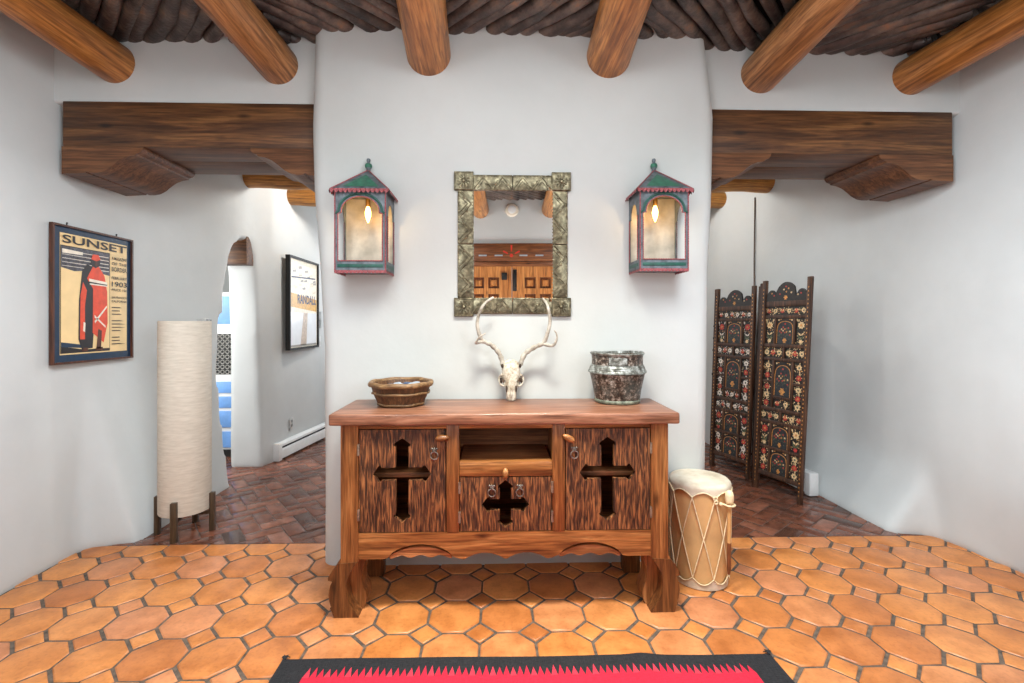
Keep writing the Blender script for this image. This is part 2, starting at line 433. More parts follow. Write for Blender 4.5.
bmesh.ops.bisect_plane(bmt, geom=bmt.verts[:] + bmt.edges[:] + bmt.faces[:], plane_co=(0, YE, 0), plane_no=(0, -1, 0), clear_outer=True)
mb.bm(bmt, 0)
struct(mb.build('floor_hall', ['brick', 'brickgrout'], angle=60))

# ------------------------------------------------------------------ plaster walls
def wall_solid(name, prof, outer, y0, y1, cut=None, z1=2.95):
    ys = []; y = y0
    while y < y1 - 1e-6:
        ys.append(y); y += .035 if 2.55 < y < 3.1 else .12
    ys.append(y1); zs = [-.03, .05, .12, .2, .3, .4, .5, .6, .7, .8, .9, 1.0, 1.1, 1.3, 1.6, 1.9, 2.2, 2.5, 2.75, z1]
    mb = MB(); nz = len(zs); vs = []; fs = []
    for y in ys:
        for z in zs: vs.append((prof(y, max(0, z)), y, z))
        for z in zs: vs.append((outer(y), y, z))
    st = 2 * nz
    for i in range(len(ys) - 1):
        for j in range(nz - 1):
            a = i * st + j; fs.append([a, a + 1, a + 1 + st, a + st]); a += nz; fs.append([a, a + st, a + 1 + st, a + 1])
        a = i * st; fs.append([a, a + st, a + st + nz, a + nz]); a = i * st + nz - 1; fs.append([a, a + nz, a + nz + st, a + st])
    for i in (0, len(ys) - 1):
        for j in range(nz - 1):
            a = i * st + j; fs.append([a, a + nz, a + nz + 1, a + 1])
    mb.add(vs, fs); o = mb.build(name, 'plaster'); return struct(solidify_smooth(o, .03, 9, cut))
def XL(y, z):
    b = -2.36 + (.265 * sstep(2.765, 2.815, y)); b += .06 * sstep(4.2, 4.6, y) + .06 * sstep(4.6, 5.3, y)
    u = -2.385 + .24 * sstep(3.15, 4.1, y) + .10 * sstep(4.2, 4.5, y) + .05 * sstep(4.5, 5.3, y)
    t = max(0, 1 - z / 1.05) ** 1.3
    return u + (b - u) * t
def XLo(y): return -2.75 + .36 * sstep(3.3, 3.6, y)
cut = MB()
arch = [(3.80, -.2), (3.79, .1), (3.79, .6), (3.82, 1.2), (3.87, 1.6), (3.93, 1.86), (3.98, 1.96), (4.06, 2.03), (4.16, 2.01), (4.22, 1.88), (4.25, 1.5), (4.27, .9), (4.27, -.2)]
cut.plate(arch, [], lambda u, v, d: (d, u, v), -3.2, -1.5); cuto = cut.build('cutter', 'plaster')
wall_solid('wall_left', XL, XLo, -.95, 6.25, cuto)
def XR(y, z):
    b = 2.70 + .05 * sstep(2.7, 2.3, y) - .27 * sstep(2.775, 2.825, y); u = 2.665 - .22 * sstep(3.4, 4.25, y)
    e = -.13 * sstep(4.25, 4.85, y) - .12 * sstep(4.85, 5.6, y); b += e; u += e
    t = max(0, 1 - z / .45) ** 1.5
    return u + (b - u) * t
wall_solid('wall_right', XR, lambda y: 3.0, -.95, 6.25)
# pier between the two openings
mb = MB(); zs = [-.03 + i * .06 for i in range(50)]
TL = [(0, -.925), (.6, -.915), (1.16, -.915), (1.6, -.94), (2.0, -.97), (2.35, -.98), (2.85, -.965)]
TR = [(0, 1.17), (.9, 1.172), (1.58, 1.18), (1.96, 1.20), (2.44, 1.21), (2.85, 1.16)]
rings = []
for z in zs:
    l, r = lerp_tab(TL, z), lerp_tab(TR, z); f = 2.525 - .03 * min(1, z / .9); bk = 3.25; ring = []
    rad = .075
    def arc(cx, cy, a0, a1, rr):
        return [(cx + rr * cos(a0 + (a1 - a0) * k / 7), cy + rr * sin(a0 + (a1 - a0) * k / 7)) for k in range(8)]
    ring += arc(l + rad, f + rad, -pi, -pi / 2, rad)
    ring += [(l + rad + (r - l - 2 * rad) * k / 22, f) for k in range(1, 22)]
    ring += arc(r - rad, f + rad, -pi / 2, 0, rad)
    ring += [(r, f + rad + (bk - f - 2 * rad) * k / 6) for k in range(1, 6)]
    ring += arc(r - rad, bk - rad, 0, pi / 2, rad) + [(r - rad - (r - l - 2 * rad) * k / 22, bk) for k in range(1, 22)]
    ring += arc(l + rad, bk - rad, pi / 2, pi, rad) + [(l, bk - rad - (bk - f - 2 * rad) * k / 6) for k in range(1, 6)]
    out = []
    for x, y in ring:
        d = noise.noise(Vector((x * 1.7, y * 1.7, z * 1.7))) * .006 + noise.noise(Vector((x * 6, y * 6, z * 6))) * .0015
        out.append((x + d * (1 if abs(y - 2.5) > .08 else .2), y + (d if y < 2.7 else -d), z))
    rings.append(out)
n = len(rings[0])
mb.add([p for r in rings for p in r], [[i * n + j, i * n + (j + 1) % n, (i + 1) * n + (j + 1) % n, (i + 1) * n + j] for i in range(len(rings) - 1) for j in range(n)] + [list(range(n))[::-1], [(len(rings) - 1) * n + j for j in range(n)]])
struct(mb.build('wall_middle', 'plaster', angle=80))
# wall above the lintels
def upper(name, x0, x1):
    mb = MB(); mb.box(x0, x1, 2.6, 3.06, 2.495, 2.95); o = mb.build(name, 'plaster'); struct(solidify_smooth(o, .025, 3))
upper('wall_upper_left', -2.5, -.85); upper('wall_upper_right', 1.05, 2.8)
# back wall behind the camera with the panelled door
mb = MB(); yb = -.9
mb.box(-2.6, 2.95, yb - .25, yb, 2.07, 2.95); mb.box(-2.6, -.75, yb - .25, yb, -.03, 2.07); mb.box(.85, 2.95, yb - .25, yb, -.03, 2.07)
struct(mb.build('wall_back', 'plaster'))
# end of the hall, side room
mb = MB(); mb.box(-2.4, 2.6, 6.2, 6.4, -.03, 2.75); struct(mb.build('wall_hall', 'plaster'))
mb = MB(); mb.box(-3.75, -3.6, 3.0, 6.4, -.03, 2.75); mb.box(-3.75, -2.4, 6.2, 6.4, -.03, 2.75); mb.box(-3.75, -2.6, 2.9, 3.05, -.03, 2.75)
struct(mb.build('wall_side', 'plaster'))
mb = MB(); mb.box(-3.75, 2.95, 3.06, 6.4, 2.72, 2.85); struct(mb.build('ceiling_hall', 'plaster'))
mb = MB(); mb.box(-2.75, 3.0, -1.1, 3.06, 2.945, 3.0); struct(mb.build('ceiling', 'soffit'))

# ------------------------------------------------------------------ lintels with carved corbels
def corbel_prof(x_wall, x_tip, sgn, zt):
    """scrolled bracket outline from its wall end to its tip, sgn=+1 when it points to +X"""
    L = abs(x_tip - x_wall)
    P = [(0, 0), (L, 0), (L, -.012), (L - .012, -.028), (L - .035, -.036), (L - .04, -.045), (L - .075, -.05), (L - .115, -.066), (L - .15, -.092), (L - .18, -.118), (L - .215, -.137), (L - .25, -.143), (L - .285, -.143), (L - .29, -.136), (L - .30, -.136), (L - .305, -.143), (0, -.15)]
    return [(x_wall + sgn * a, zt + b) for a, b in P]
def lintel(x0, x1, label, pos):
    t = thing('wooden_lintel', label, 'lintel', ((x0 + x1) / 2, 2.8, 2.256), 'lintels over the two openings')
    mb = MB(); mb.box(x0, x1, 2.592, 2.82, 2.256, 2.503, .006); mb.build('beam', 'lintel', t)
    mb = MB(); mb.box(x0, x1, 2.826, 3.07, 2.258, 2.5, .006); mb.build('beam', 'lintel', t)
    for xw, xt, s in ((x0, x0 + .43, 1), (x1, x1 - .43, -1)):
        mb = MB(); mb.plate(corbel_prof(xw, xt, s, 2.2555), [], fy, 2.588, 3.03); mb.build('corbel', 'corbel', t, angle=25)
lintel(-2.335, -.90, 'dark brown timber lintel with carved corbels over the left opening, above the linen lamp', -1)
lintel(1.13, 2.615, 'dark brown timber lintel with carved corbels over the right opening, above the folding screen', 1)

# ------------------------------------------------------------------ ceiling beams and poles
VX = [-2.065, -1.18, -.342, .622, 1.495, 2.375]
VN = ['leftmost, against the left wall', 'second from the left, above the left lintel', 'third from the left, above the left wall lantern', 'fourth from the left, above the right wall lantern', 'fifth from the left, above the right lintel', 'rightmost, against the right wall']
VR = [.108, .107, .117, .119, .110, .104]; VZ = [2.717, 2.713, 2.724, 2.730, 2.710, 2.703]
VS = [0, 0, -.06, .08, .05, .0]
for i, x in enumerate(VX):
    mb = MB(); ph = random.random() * 9; ye = 2.625 if i in (0, 1, 4, 5) else 2.52
    pts = []; rr = []
    for k in range(40):
        y = yb - .02 + (ye - yb + .02) * k / 39
        pts.append((x + VS[i] * (max(y, 1.9) - 2.5) + .006 * sin(y * 2 + ph), y, VZ[i] + .005 * sin(y * 3 + ph)))
        rr.append(VR[i] * (1 - .10 * min(1, max(0, (ye - y) / .6)) + .02 * noise.noise(Vector((y * 2, ph, 0)))))
    mb.tube(pts, rr, 36, 0); o = mb.build('ceiling_beam', 'viga2' if i in (0, 2, 3, 5) else 'viga', None, (x, 2.6, VZ[i]), 60)
    tag(o, 'round peeled log ceiling beam, ' + VN[i], 'beam', 'round log ceiling beams')
edges = [-2.44] + VX + [2.74]; BDIR = [-1, 1, -1, 1, -1, 1, -1]
BN = ['between the left wall and the leftmost beam', 'between the leftmost beam and the second beam', 'between the second and third beams', 'between the two middle beams', 'between the fourth and fifth beams', 'between the fifth beam and the rightmost beam', 'between the rightmost beam and the right wall']
ORDN = ['first', 'second', 'third', 'fourth', 'fifth', 'sixth', 'seventh', 'eighth', 'ninth', 'tenth', 'eleventh', 'twelfth', 'thirteenth', 'fourteenth', 'fifteenth', 'sixteenth', 'seventeenth', 'eighteenth']
def latilla(xa, ya, xb, yb_, r, label, group):
    mb = MB(); ph = random.random() * 20; n = 14; pts = []; rr = []
    for k in range(n + 1):
        t = k / n; q = Vector((ph, t * 3, 0))
        pts.append((xa + (xb - xa) * t + .022 * noise.noise(q), ya + (yb_ - ya) * t + .024 * noise.noise(q + Vector((5, 5, 5))), BZ[bi] + r + .012 * noise.noise(q + Vector((9, 1, 2)))))
        rr.append(r * (1 + .16 * noise.noise(Vector((ph, t * 6, 3)))) * (1.1 - .2 * t))
    mb.tube(pts, rr, 14); o = mb.build('ceiling_pole', 'latilla', None, (xa, ya, 2.86), 60)
    tag(o, label, 'pole', group)
BZ = [2.832, 2.832, 2.836, 2.838, 2.830, 2.818, 2.816]
for bi in range(7):
    xa, xb = edges[bi] + .0, edges[bi + 1] - .0; w = xb - xa; d = BDIR[bi]
    ymax = 2.64 if bi not in (3,) else 2.53; lst = []
    step = .103; c = 2.0 if w > .5 else 2.25
    while True:
        c += step * random.uniform(.88, 1.12)
        # d=+1: nearer end at the right; y = c - (x-xa) ; d=-1: nearer end at the left
        slope = 1.02 + random.uniform(-.06, .06)
        ya, yb2 = (c, c - slope * w) if d > 0 else (c - slope * w, c)
        if min(ya, yb2) > ymax - .05: break
        p0, p1 = [xa, ya], [xb, yb2]
        for p, q in ((p0, p1), (p1, p0)):
            if p[1] > ymax:
                t = (ymax - q[1]) / (p[1] - q[1]); p[0] = q[0] + (p[0] - q[0]) * t; p[1] = ymax
        lst.append((p0, p1))
    lst.sort(key=lambda e: (e[0][0] + e[1][0]) if True else 0)
    # order along the plaster edge from the left
    for k, (p0, p1) in enumerate(lst):
        latilla(p0[0], p0[1], p1[0], p1[1], random.uniform(.031, .050), 'dark weathered ceiling pole ' + BN[bi] + ', ' + ORDN[min(k, 17)] + ' of its row', 'diagonal ceiling poles ' + BN[bi])
# poles over the door seen in the mirror
bi = 3
c = -.9; k = 0
while c < .35:
    c += .1; w = VX[3] - VX[2]; p0 = [VX[2], c]; p1 = [VX[3], c - 1.0 * w]
    if p1[1] < yb: t = (yb - p0[1]) / (p1[1] - p0[1]); p1 = [p0[0] + w * t, yb]
    if p0[1] - yb < .08: continue
    latilla(p0[0], p0[1], p1[0], p1[1], .043, 'dark ceiling pole above the panelled door, seen in the mirror', 'ceiling poles over the panelled door'); k += 1
c = -.9 + VX[3] - VX[2]
# logs across the hall
for i, y in enumerate((4.14, 4.74)):
    mb = MB(); mb.tube([(-2.3 + .38 * k * .3, y, 2.565 + .006 * sin(k)) for k in range(44)], [.088 * (1 + .03 * sin(k * 1.7)) for k in range(44)], 24)
    o = mb.build('ceiling_beam', 'vigax', None, (0, y, 2.48), 60)
    tag(o, ['golden log beam crossing the hall behind the lintels, nearer one', 'golden log beam crossing the hall behind the lintels, farther one'][i], 'beam', 'log beams across the hall')
# ------------------------------------------------------------------ door behind the camera (seen in the mirror)
dx = .085
t = bpy.data.objects.new('door_1', None); COL.objects.link(t); t.location = (dx, yb, 0); struct(t); ORG[t.name] = (dx, yb, 0)
mb = MB(); mb.box(-.75, .85, yb - .2, yb + .03, 2.012, 2.07, .006); mb.box(-.75, dx - .62, yb - .2, yb + .02, 0, 2.012, .006); mb.box(dx + .62, .85, yb - .2, yb + .02, 0, 2.012, .006); mb.build('door_frame', 'doorlintel', t)
for s in (-1, 1):
    xa, xb = (dx - .62, dx - .004) if s < 0 else (dx + .004, dx + .62)
    lf = MB(); xs = [xa + .155 + i * .19 for i in range(2)] if s > 0 else [xb - .155 - .14 - i * .19 for i in range(2)]
    holes = []; zc = 1.86
    zs_ = [1.875 - k * .21 for k in range(9)]
    for x in xs:
        for z in zs_:
            if z - .14 > .05: holes.append([(x, z - .14), (x + .14, z - .14), (x + .14, z), (x, z)])
    lf.plate([(xa, .01), (xb, .01), (xb, 2.01), (xa, 2.01)], holes, fy, yb - .03, yb + .015)
    leaf = lf.build('door_leaf', 'door', t)
    pn = MB()
    for H in holes:
        (x0, z0), (x1, z1) = H[0], H[2]
        pn.add([(x0, yb - .012, z0), (x1, yb - .012, z0), (x1, yb - .012, z1), (x0, yb - .012, z1)], [[0, 1, 2, 3]], 0)
        a = .028; q = .042
        pn.add([(x0 + a, yb - .012, z0 + a), (x1 - a, yb - .012, z0 + a), (x1 - a, yb - .012, z1 - a), (x0 + a, yb - .012, z1 - a), (x0 + q, yb + .014, z0 + q), (x1 - q, yb + .014, z0 + q), (x1 - q, yb + .014, z1 - q), (x0 + q, yb + .014, z1 - q)],
               [[4, 5, 6, 7], [0, 1, 5, 4], [1, 2, 6, 5], [2, 3, 7, 6], [3, 0, 4, 7]], 1)
    pn.build('door_panels', ['door_d', 'door'], leaf)
hx = dx + .035
mb = MB(); mb.box(hx - .025, hx + .025, yb + .015, yb + .03, 1.70, 1.97, .006); mb.tube([(hx, yb + .03, 1.93), (hx, yb + .07, 1.90), (hx, yb + .07, 1.78), (hx, yb + .03, 1.75)], .012, 10); mb.build('door_handle', 'black', t)
mb = MB(); mb.box(dx - .13, dx - .06, yb + .015, yb + .035, 1.84, 1.93, .005); mb.build('door_bolt', 'black', t)
# painted timber lintel over the door
mb = MB(); mb.box(-.85, 1.0, yb - .2, yb + .035, 2.075, 2.298, .008)
lt = mb.build('trim_1', 'doorlintel', None, (dx, yb, 2.075)); struct(lt)
mb = MB(); zc = 2.145; xc = dx - .006
def flaty(u, v, d): return (u, yb + .036 + d, v)
mb.flatpoly([(xc + .022 * cos(a * pi / 8), zc + .022 * sin(a * pi / 8)) for a in range(16)], flaty, .001, 0)
for a in (90, 28, 152, 60, 120):
    if a in (60, 120): continue
    ca, sa = cos(radians(a)), sin(radians(a)); r0, r1, w = .05, .13 if a == 90 else .115, .011
    mb.flatpoly([(xc + r0 * ca - w * .6 * sa, zc + r0 * sa + w * .6 * ca), (xc + r0 * ca + w * .6 * sa, zc + r0 * sa - w * .6 * ca), (xc + r1 * ca + w * sa, zc + r1 * sa - w * ca), (xc + r1 * ca - w * sa, zc + r1 * sa + w * ca)], flaty, .001, 0)
for x in (-.36, -.16, .15, .35):
    mb.flatpoly([(xc + x - .05, zc - .009), (xc + x + .05, zc - .009), (xc + x + .05, zc + .009), (xc + x - .05, zc + .009)], flaty, .001, 1)
mb.build('painted_sun', ['red_paint', 'grey_inlay'], lt)
t = thing('smoke_detector', 'round white smoke detector above the panelled door, seen in the mirror', 'smoke detector', (.085, yb, 2.72))
def ly(prof, c, n=32):
    """lathe whose axis points to +Y"""
    m = MB(); m.lathe(prof, (0, 0, 0), n, 0, True, True)
    m.v = [(c[0] + p[0], c[1] + p[2], c[2] + p[1]) for p in m.v]; return m
ly([(.085, 0), (.085, .012), (.075, .026), (.062, .03)], (.085, yb, 2.72)).build('base', 'offwhite', t)
ly([(.05, .03), (.048, .038), (.03, .044), (.004, .045)], (.085, yb, 2.72)).build('sensor_cap', 'white', t)

# ------------------------------------------------------------------ console
CX = .053; YF = 2.085; YBK = 2.44
t = thing('console_table', 'carved pine sideboard with cross cut-outs in its doors against the middle wall', 'sideboard', (CX, 2.27, 0))
def X(v): return CX + v
# top with live front edge
mb = MB(); b = bmesh.new(); bmesh.ops.create_cube(b, size=1)
for v in b.verts: v.co = Vector((CX + v.co.x * 1.55, 2.26 + v.co.y * .41, .8755 + v.co.z * .05))
bmesh.ops.subdivide_edges(b, edges=[e for e in b.edges if abs(e.verts[0].co.x - e.verts[1].co.x) > .5], cuts=40)
for v in b.verts:
    if v.co.y < 2.1:
        v.co.y += .012 * noise.noise(Vector((v.co.x * 2.5, 1, 0))) + .004 * noise.noise(Vector((v.co.x * 9, 3, v.co.z * 30))); v.co.z += .003 * noise.noise(Vector((v.co.x * 4, 7, 0)))
bmesh.ops.bevel(b, geom=[e for e in b.edges if e.calc_face_angle(0) > 1], offset=.008, segments=3, affect='EDGES', profile=.5)
mb.bm(b); mb.build('top', 'c_top', t)
# legs: post and carved S foot in one piece
LEG = [(.076, .85), (0, .85), (0, .31), (-.001, .27), (-.012, .25), (-.034, .222), (-.053, .19), (-.055, .174), (-.036, .168), (-.044, .152), (-.049, .13), (-.052, .104), (-.048, .075), (-.044, .058), (-.040, .05), (-.046, .045), (-.036, .025), (-.029, 0), (.079, 0), (.066, .016), (.05, .042), (.036, .066), (.028, .095), (.024, .125), (.025, .155), (.031, .185), (.043, .212), (.06, .238), (.076, .256)]
REAR = [(.0, .33), (-.001, .27), (-.012, .25), (-.034, .222), (-.04, .19), (-.038, .150), (-.044, .104), (-.04, .058), (-.03, .0), (.081, 0), (.092, .022), (.097, .05), (.093, .078), (.083, .10), (.076, .125), (.073, .155), (.078, .185), (.088, .21), (.094, .235), (.09, .256), (.076, .27), (.076, .33)]
for s in (-1, 1):
    mb = MB(); x0 = -.73
    mb.plate([(X(s * (x0 + a)), z) for a, z in [q for q in LEG if q[1] >= .25]], [], fy, YF - .004, YF + .062)
    mb.plate([(X(s * (x0 + a)), z) for a, z in [q for q in LEG if q[1] <= .26]], [], fy, YF - .007, YF + .062, 1)
    mb.plate([(X(s * (x0 + a)), z) for a, z in REAR], [], fy, YF + .058, YF + .15, 2)
    mb.build('leg', ['c_frame_z', 'c_leg', 'c_leg2'], t, angle=25)
    mb = MB(); xa = s * .62; xb = s * .708
    mb.box(min(X(xa), X(xb)), max(X(xa), X(xb)), YBK - .03, YBK + .03, 0, .33, .004); mb.build('leg', 'c_leg', t)
    mb = MB(); xa = s * .70; xb = s * .725
    mb.box(min(X(xa), X(xb)), max(X(xa), X(xb)), YF + .06, YBK, .30, .85, .003); mb.build('side_panel', 'c_frame_z', t)
mb = MB(); mb.box(X(-.70), X(.70), YBK - .018, YBK, .30, .85); mb.build('back_panel', 'c_in', t)
mb = MB(); mb.box(X(-.70), X(.70), YF + .03, YBK - .018, .355, .378); mb.build('bottom_panel', 'c_in', t)
for s in (-1, 1):
    xa, xb = sorted((X(s * .26), X(s * .70)))
    mb = MB(); mb.box(xa, xb, YF + .07, YBK - .02, .60, .622, .002); mb.build('shelf', 'c_in', t)
    # stiles beside the centre bay and dividers behind them
    xa, xb = sorted((X(s * .208), X(s * .266)))
    mb = MB(); mb.box(xa, xb, YF, YF + .045, .378, .85, .005); mb.build('stile', 'c_frame_z', t)
    mb = MB(); mb.box((xa + xb) / 2 - .01, (xa + xb) / 2 + .01, YF + .045, YBK - .018, .378, .85); mb.build('divider', 'c_in', t)
mb = MB(); mb.box(X(-.208), X(.208), YF + .002, YF + .05, .622, .688, .005); mb.build('rail', 'c_frame', t)
mb = MB(); mb.box(X(-.208), X(.208), YF + .05, YBK - .02, .66, .68, .002); mb.build('shelf', 'c_in', t)
mb = MB(); mb.box(X(-.655), X(.655), YF + .004, YF + .04, .832, .851, .003); mb.build('rail', 'c_frame', t)
# scalloped apron
def archpts(a, b, z0, zt, n=14, p=1.0): return [(a + (b - a) * k / n, z0 + (zt - z0) * sin(pi * k / n) ** p) for k in range(n + 1)]
ap = [(-.655, .378), (-.655, .264), (-.545, .264), (-.525, .268)]
ap += archpts(-.522, -.238, .272, .327, 18, .62)
ap += [(-.228, .268), (-.205, .261), (-.188, .258)] + archpts(-.180, -.008, .260, .286, 12, .8) + [(0, .259)]
full = ap + [(-a, z) for a, z in ap[::-1][1:]]
mb = MB(); mb.plate([(X(a), z) for a, z in full], [], fy, YF + .003, YF + .04); mb.build('apron', 'c_frame', t, angle=25)
for s in (-1, 1):
    ce = s * -.380; w = .138
    up = archpts(ce - w, ce + w, .272, .312, 20, .75)
    lo = [(ce + w - 2 * w * k / 20, .266 - .006 * cos(3 * 2 * pi * k / 20 - 0) + (.004 if 3 < k < 17 else 0)) for k in range(21)]
    mb = MB(); mb.plate([(X(a), z) for a, z in up + lo], [], fy, YF + .012, YF + .05); mb.build('carved_insert', 'c_insert', t, angle=25)
# doors with cross cut-outs
def cross(cx, cz, ht, hb, hw, w, head=.038, fl=.008):
    def arm(L, dx, dz):
        px, pz = -dz, dx; q = [(w / 2, L - head), (w / 2 + fl, L - head + .002), (w / 2 + fl, L - head + .012), (0, L)]
        r = [(q[0][0], q[0][1]), (q[1][0], q[1][1]), (q[2][0], q[2][1]), (0, L), (-q[2][0], q[2][1]), (-q[1][0], q[1][1]), (-q[0][0], q[0][1])]
        return [(cx - a * px * 1 + l * dx, cz - a * pz * 1 + l * dz) for a, l in r]
    P = []
    h2 = w / 2
    P += arm(hw, 1, 0)[::-1] if False else []
    P += arm(hw, 1, 0) + [(cx + h2, cz + h2)] + arm(ht, 0, 1) + [(cx - h2, cz + h2)] + arm(hw, -1, 0) + [(cx - h2, cz - h2)] + arm(hb, 0, -1) + [(cx + h2, cz - h2)]
    return P
def ring_pull(x, z, parent):
    mb = MB(); m2 = ly([(.011, 0), (.010, .004), (.006, .007)], (x, 0, z + .014)); m2.v = [(p[0], YF - .0005 - p[1], p[2]) for p in m2.v]
    mb.v, mb.f, mb.mi = m2.v, m2.f, m2.mi
    for a in (-1, 0, 1): mb.sphere((x + a * .010, YF - .004, z + .022), .006, 0, 1, .6, 1, 8, 6)
    mb.ring((x, YF - .009, z - .006), .0165, .0032, 'y', 0, 22, 8); mb.tube([(x, YF - .001, z + .012), (x, YF - .012, z + .010)], .004, 8)
    mb.build('ring_pull', 'iron', parent)
def hinge(x, z, parent):
    mb = MB(); mb.tube([(x, YF - .002, z - .024), (x, YF - .002, z + .024)], .0055, 10); mb.build('hinge', 'hinge', parent)
def door(x0, x1, z0, z1, cr, pulls, hinges):
    mb = MB(); mb.plate([(x0, z0), (x1, z0), (x1, z1), (x0, z1)], [cr], fy, YF + .004, YF + .028)
    d = mb.build('door', 'hewn', t, angle=25)
    for p in pulls: ring_pull(p[0], p[1], d)
    for p in hinges: hinge(p[0], p[1], d)
door(X(-.651), X(-.270), .381, .829, cross(X(-.462), .636, .158, .215, .129, .058), [(X(-.318), .725)], [(X(-.653), .745), (X(-.653), .46)])
door(X(.270), X(.651), .381, .829, cross(X(.458), .636, .158, .215, .127, .058), [(X(.306), .725)], [(X(.653), .745), (X(.653), .46)])
door(X(-.205), X(.205), .381, .618, cross(X(-.002), .497, .109, .105, .107, .05), [(X(-.063), .560), (X(.062), .560)], [(X(-.207), .575), (X(-.207), .445), (X(.207), .575), (X(.207), .445)])
# turn latches
def latch(x, z, ang, L=.062):
    mb = MB(); n = 16; pts = []; rr = []
    for k in range(n + 1):
        u = k / n; pts.append((x + (u - .35) * L * cos(ang), YF - .013, z + (u - .35) * L * sin(ang))); rr.append(.0145 * sqrt(max(.02, 1 - (2 * u - 1) ** 2)) * (1 + .2 * (u - .5)))
    mb.tube(pts, rr, 12); mb.sphere((x, YF - .028, z), .004, 0, 1, .5, 1, 8, 6); mb.build('turn_latch', 'c_frame', t)
latch(X(-.272), .797, pi + .05); latch(X(.272), .797, -.5); latch(X(-.002), .648, -pi / 2, .05)

# settle the heights of the body under the top
def warp(z):
    if z <= .25: return z * (.2373 / .25)
    if z >= .82: return .8142 + (z - .82) * (.8505 - .8142) / .03
    return z * 1.0121 - .0157
for o in t.children_recursive:
    if o.name.split('.')[0] != 'top':
        for v in o.data.vertices: v.co.z = warp(v.co.z)
# ------------------------------------------------------------------ bowl
c = (-.455, 2.305, .9025)
t = thing('wooden_bowl', 'low dark staved wooden bowl with tan hoops on the left of the sideboard', 'bowl', c)
NS = 10
def fac(r, z, a, i):
    k = pi / NS; q = (a + .2) % (2 * k); return r * (.55 + .45 * cos(k) / cos(q - k)), z
mb = MB(); mb.lathe([(.04, 0), (.108, 0), (.122, .03), (.136, .062), (.147, .105), (.132, .105), (.12, .062), (.104, .02), (.02, .018)], c, 60, 0, True, True, fac); mb.build('body', 'bowl', t, angle=30)
def hoopring(R, r, z, sy=1.0):
    mb = MB(); pts = []
    for i in range(61):
        a = 2 * pi * i / 60; rr, _ = fac(R, z, a, 0); pts.append((c[0] + rr * cos(a), c[1] + rr * sin(a), c[2] + z + .0015 * sin(a * 7)))
    mb.tube(pts, r, 10, 0, False); mb.build('hoop', 'hoop', t, angle=60)
hoopring(.148, .0125, .104); hoopring(.138, .006, .062); hoopring(.111, .0065, .009)
for i, (x, y, z, r) in enumerate(((-.06, .0, .088, .03), (.0, -.04, .09, .034), (.055, .01, .092, .032), (.02, .06, .09, .03), (-.03, .055, .09, .028), (.085, -.035, .09, .024), (-.075, -.055, .088, .026), (.06, .075, .092, .026))):
    mb = MB(); b = bmesh.new(); bmesh.ops.create_icosphere(b, subdivisions=2, radius=1)
    for v in b.verts:
        v.co *= 1 + .25 * noise.noise(v.co * 1.7 + Vector((i * 3, 0, 0))); v.co = Vector((c[0] + x + v.co.x * r, c[1] + y + v.co.y * r, c[2] + z - .006 + v.co.z * r * .62))
    mb.bm(b); o = mb.build('pebble', 'pebbleb' if i in (0, 3, 5) else 'pebble', None, (c[0] + x, c[1] + y, c[2] + z - .006 - r * .6))
    tag(o, ('dark bluish' if i in (0, 3, 5) else 'pale shiny') + ' lump lying in the staved wooden bowl', 'pebble', 'pale and bluish lumps in the wooden bowl')
# ------------------------------------------------------------------ copper pot
c = (.6245, 2.352, .9025)
t = thing('metal_pot', 'worn brown metal pot with a grey ridge on the right of the sideboard', 'pot', c)
wob = lambda r, z, a, i: (r * (1 + .012 * sin(2 * a + .6) + .006 * sin(5 * a)), z + (.003 * sin(2 * a + 1) if z > .2 else 0))
mb = MB(); mb.lathe([(.02, 0), (.106, 0), (.110, .004), (.112, .02), (.118, .06), (.127, .105), (.137, .148), (.138, .152), (.128, .18), (.126, .2), (.127, .24), (.121, .24), (.119, .19), (.13, .15), (.105, .02), (.02, .018)], c, 64, 0, True, True, wob)
mb.build('body', 'pot', t, angle=50)
mb = MB(); mb.lathe([(.1375, .146), (.1445, .150), (.1445, .158), (.139, .163), (.1395, .168), (.136, .172), (.1365, .178), (.131, .183), (.131, .188), (.126, .19)], c, 64, 0, False, False, wob); mb.build('ridge', 'potband', t, angle=50)
mb = MB(); mb.lathe([(.12, .237), (.122, .249), (.13, .251), (.135, .246), (.133, .239), (.127, .236)], c, 64, 0, False, False, wob); mb.build('rim', 'potband', t, angle=60)
mb = MB(); mb.lathe([(.1085, .0005), (.1125, .003), (.1135, .016), (.112, .018)], c, 64, 0, False, False, wob); mb.build('foot_band', 'potgreen', t, angle=60)
# pale worn patch on the neck
mb = MB()
for k in range(12):
    a0 = radians(238 + k * 3.2); a1 = radians(238 + (k + 1) * 3.2); r = .1285
    z0 = .194 + .006 * noise.noise(Vector((k * .7, 0, 0))); z1 = .229 + .008 * noise.noise(Vector((k * .7, 5, 0)))
    if 1: mb.add([(c[0] + r * cos(a0), c[1] + r * sin(a0), c[2] + z0), (c[0] + r * cos(a1), c[1] + r * sin(a1), c[2] + z0), (c[0] + r * cos(a1), c[1] + r * sin(a1), c[2] + z1), (c[0] + r * cos(a0), c[1] + r * sin(a0), c[2] + z1)], [[0, 1, 2, 3]])
mb.build('worn_patch', 'potband', t)

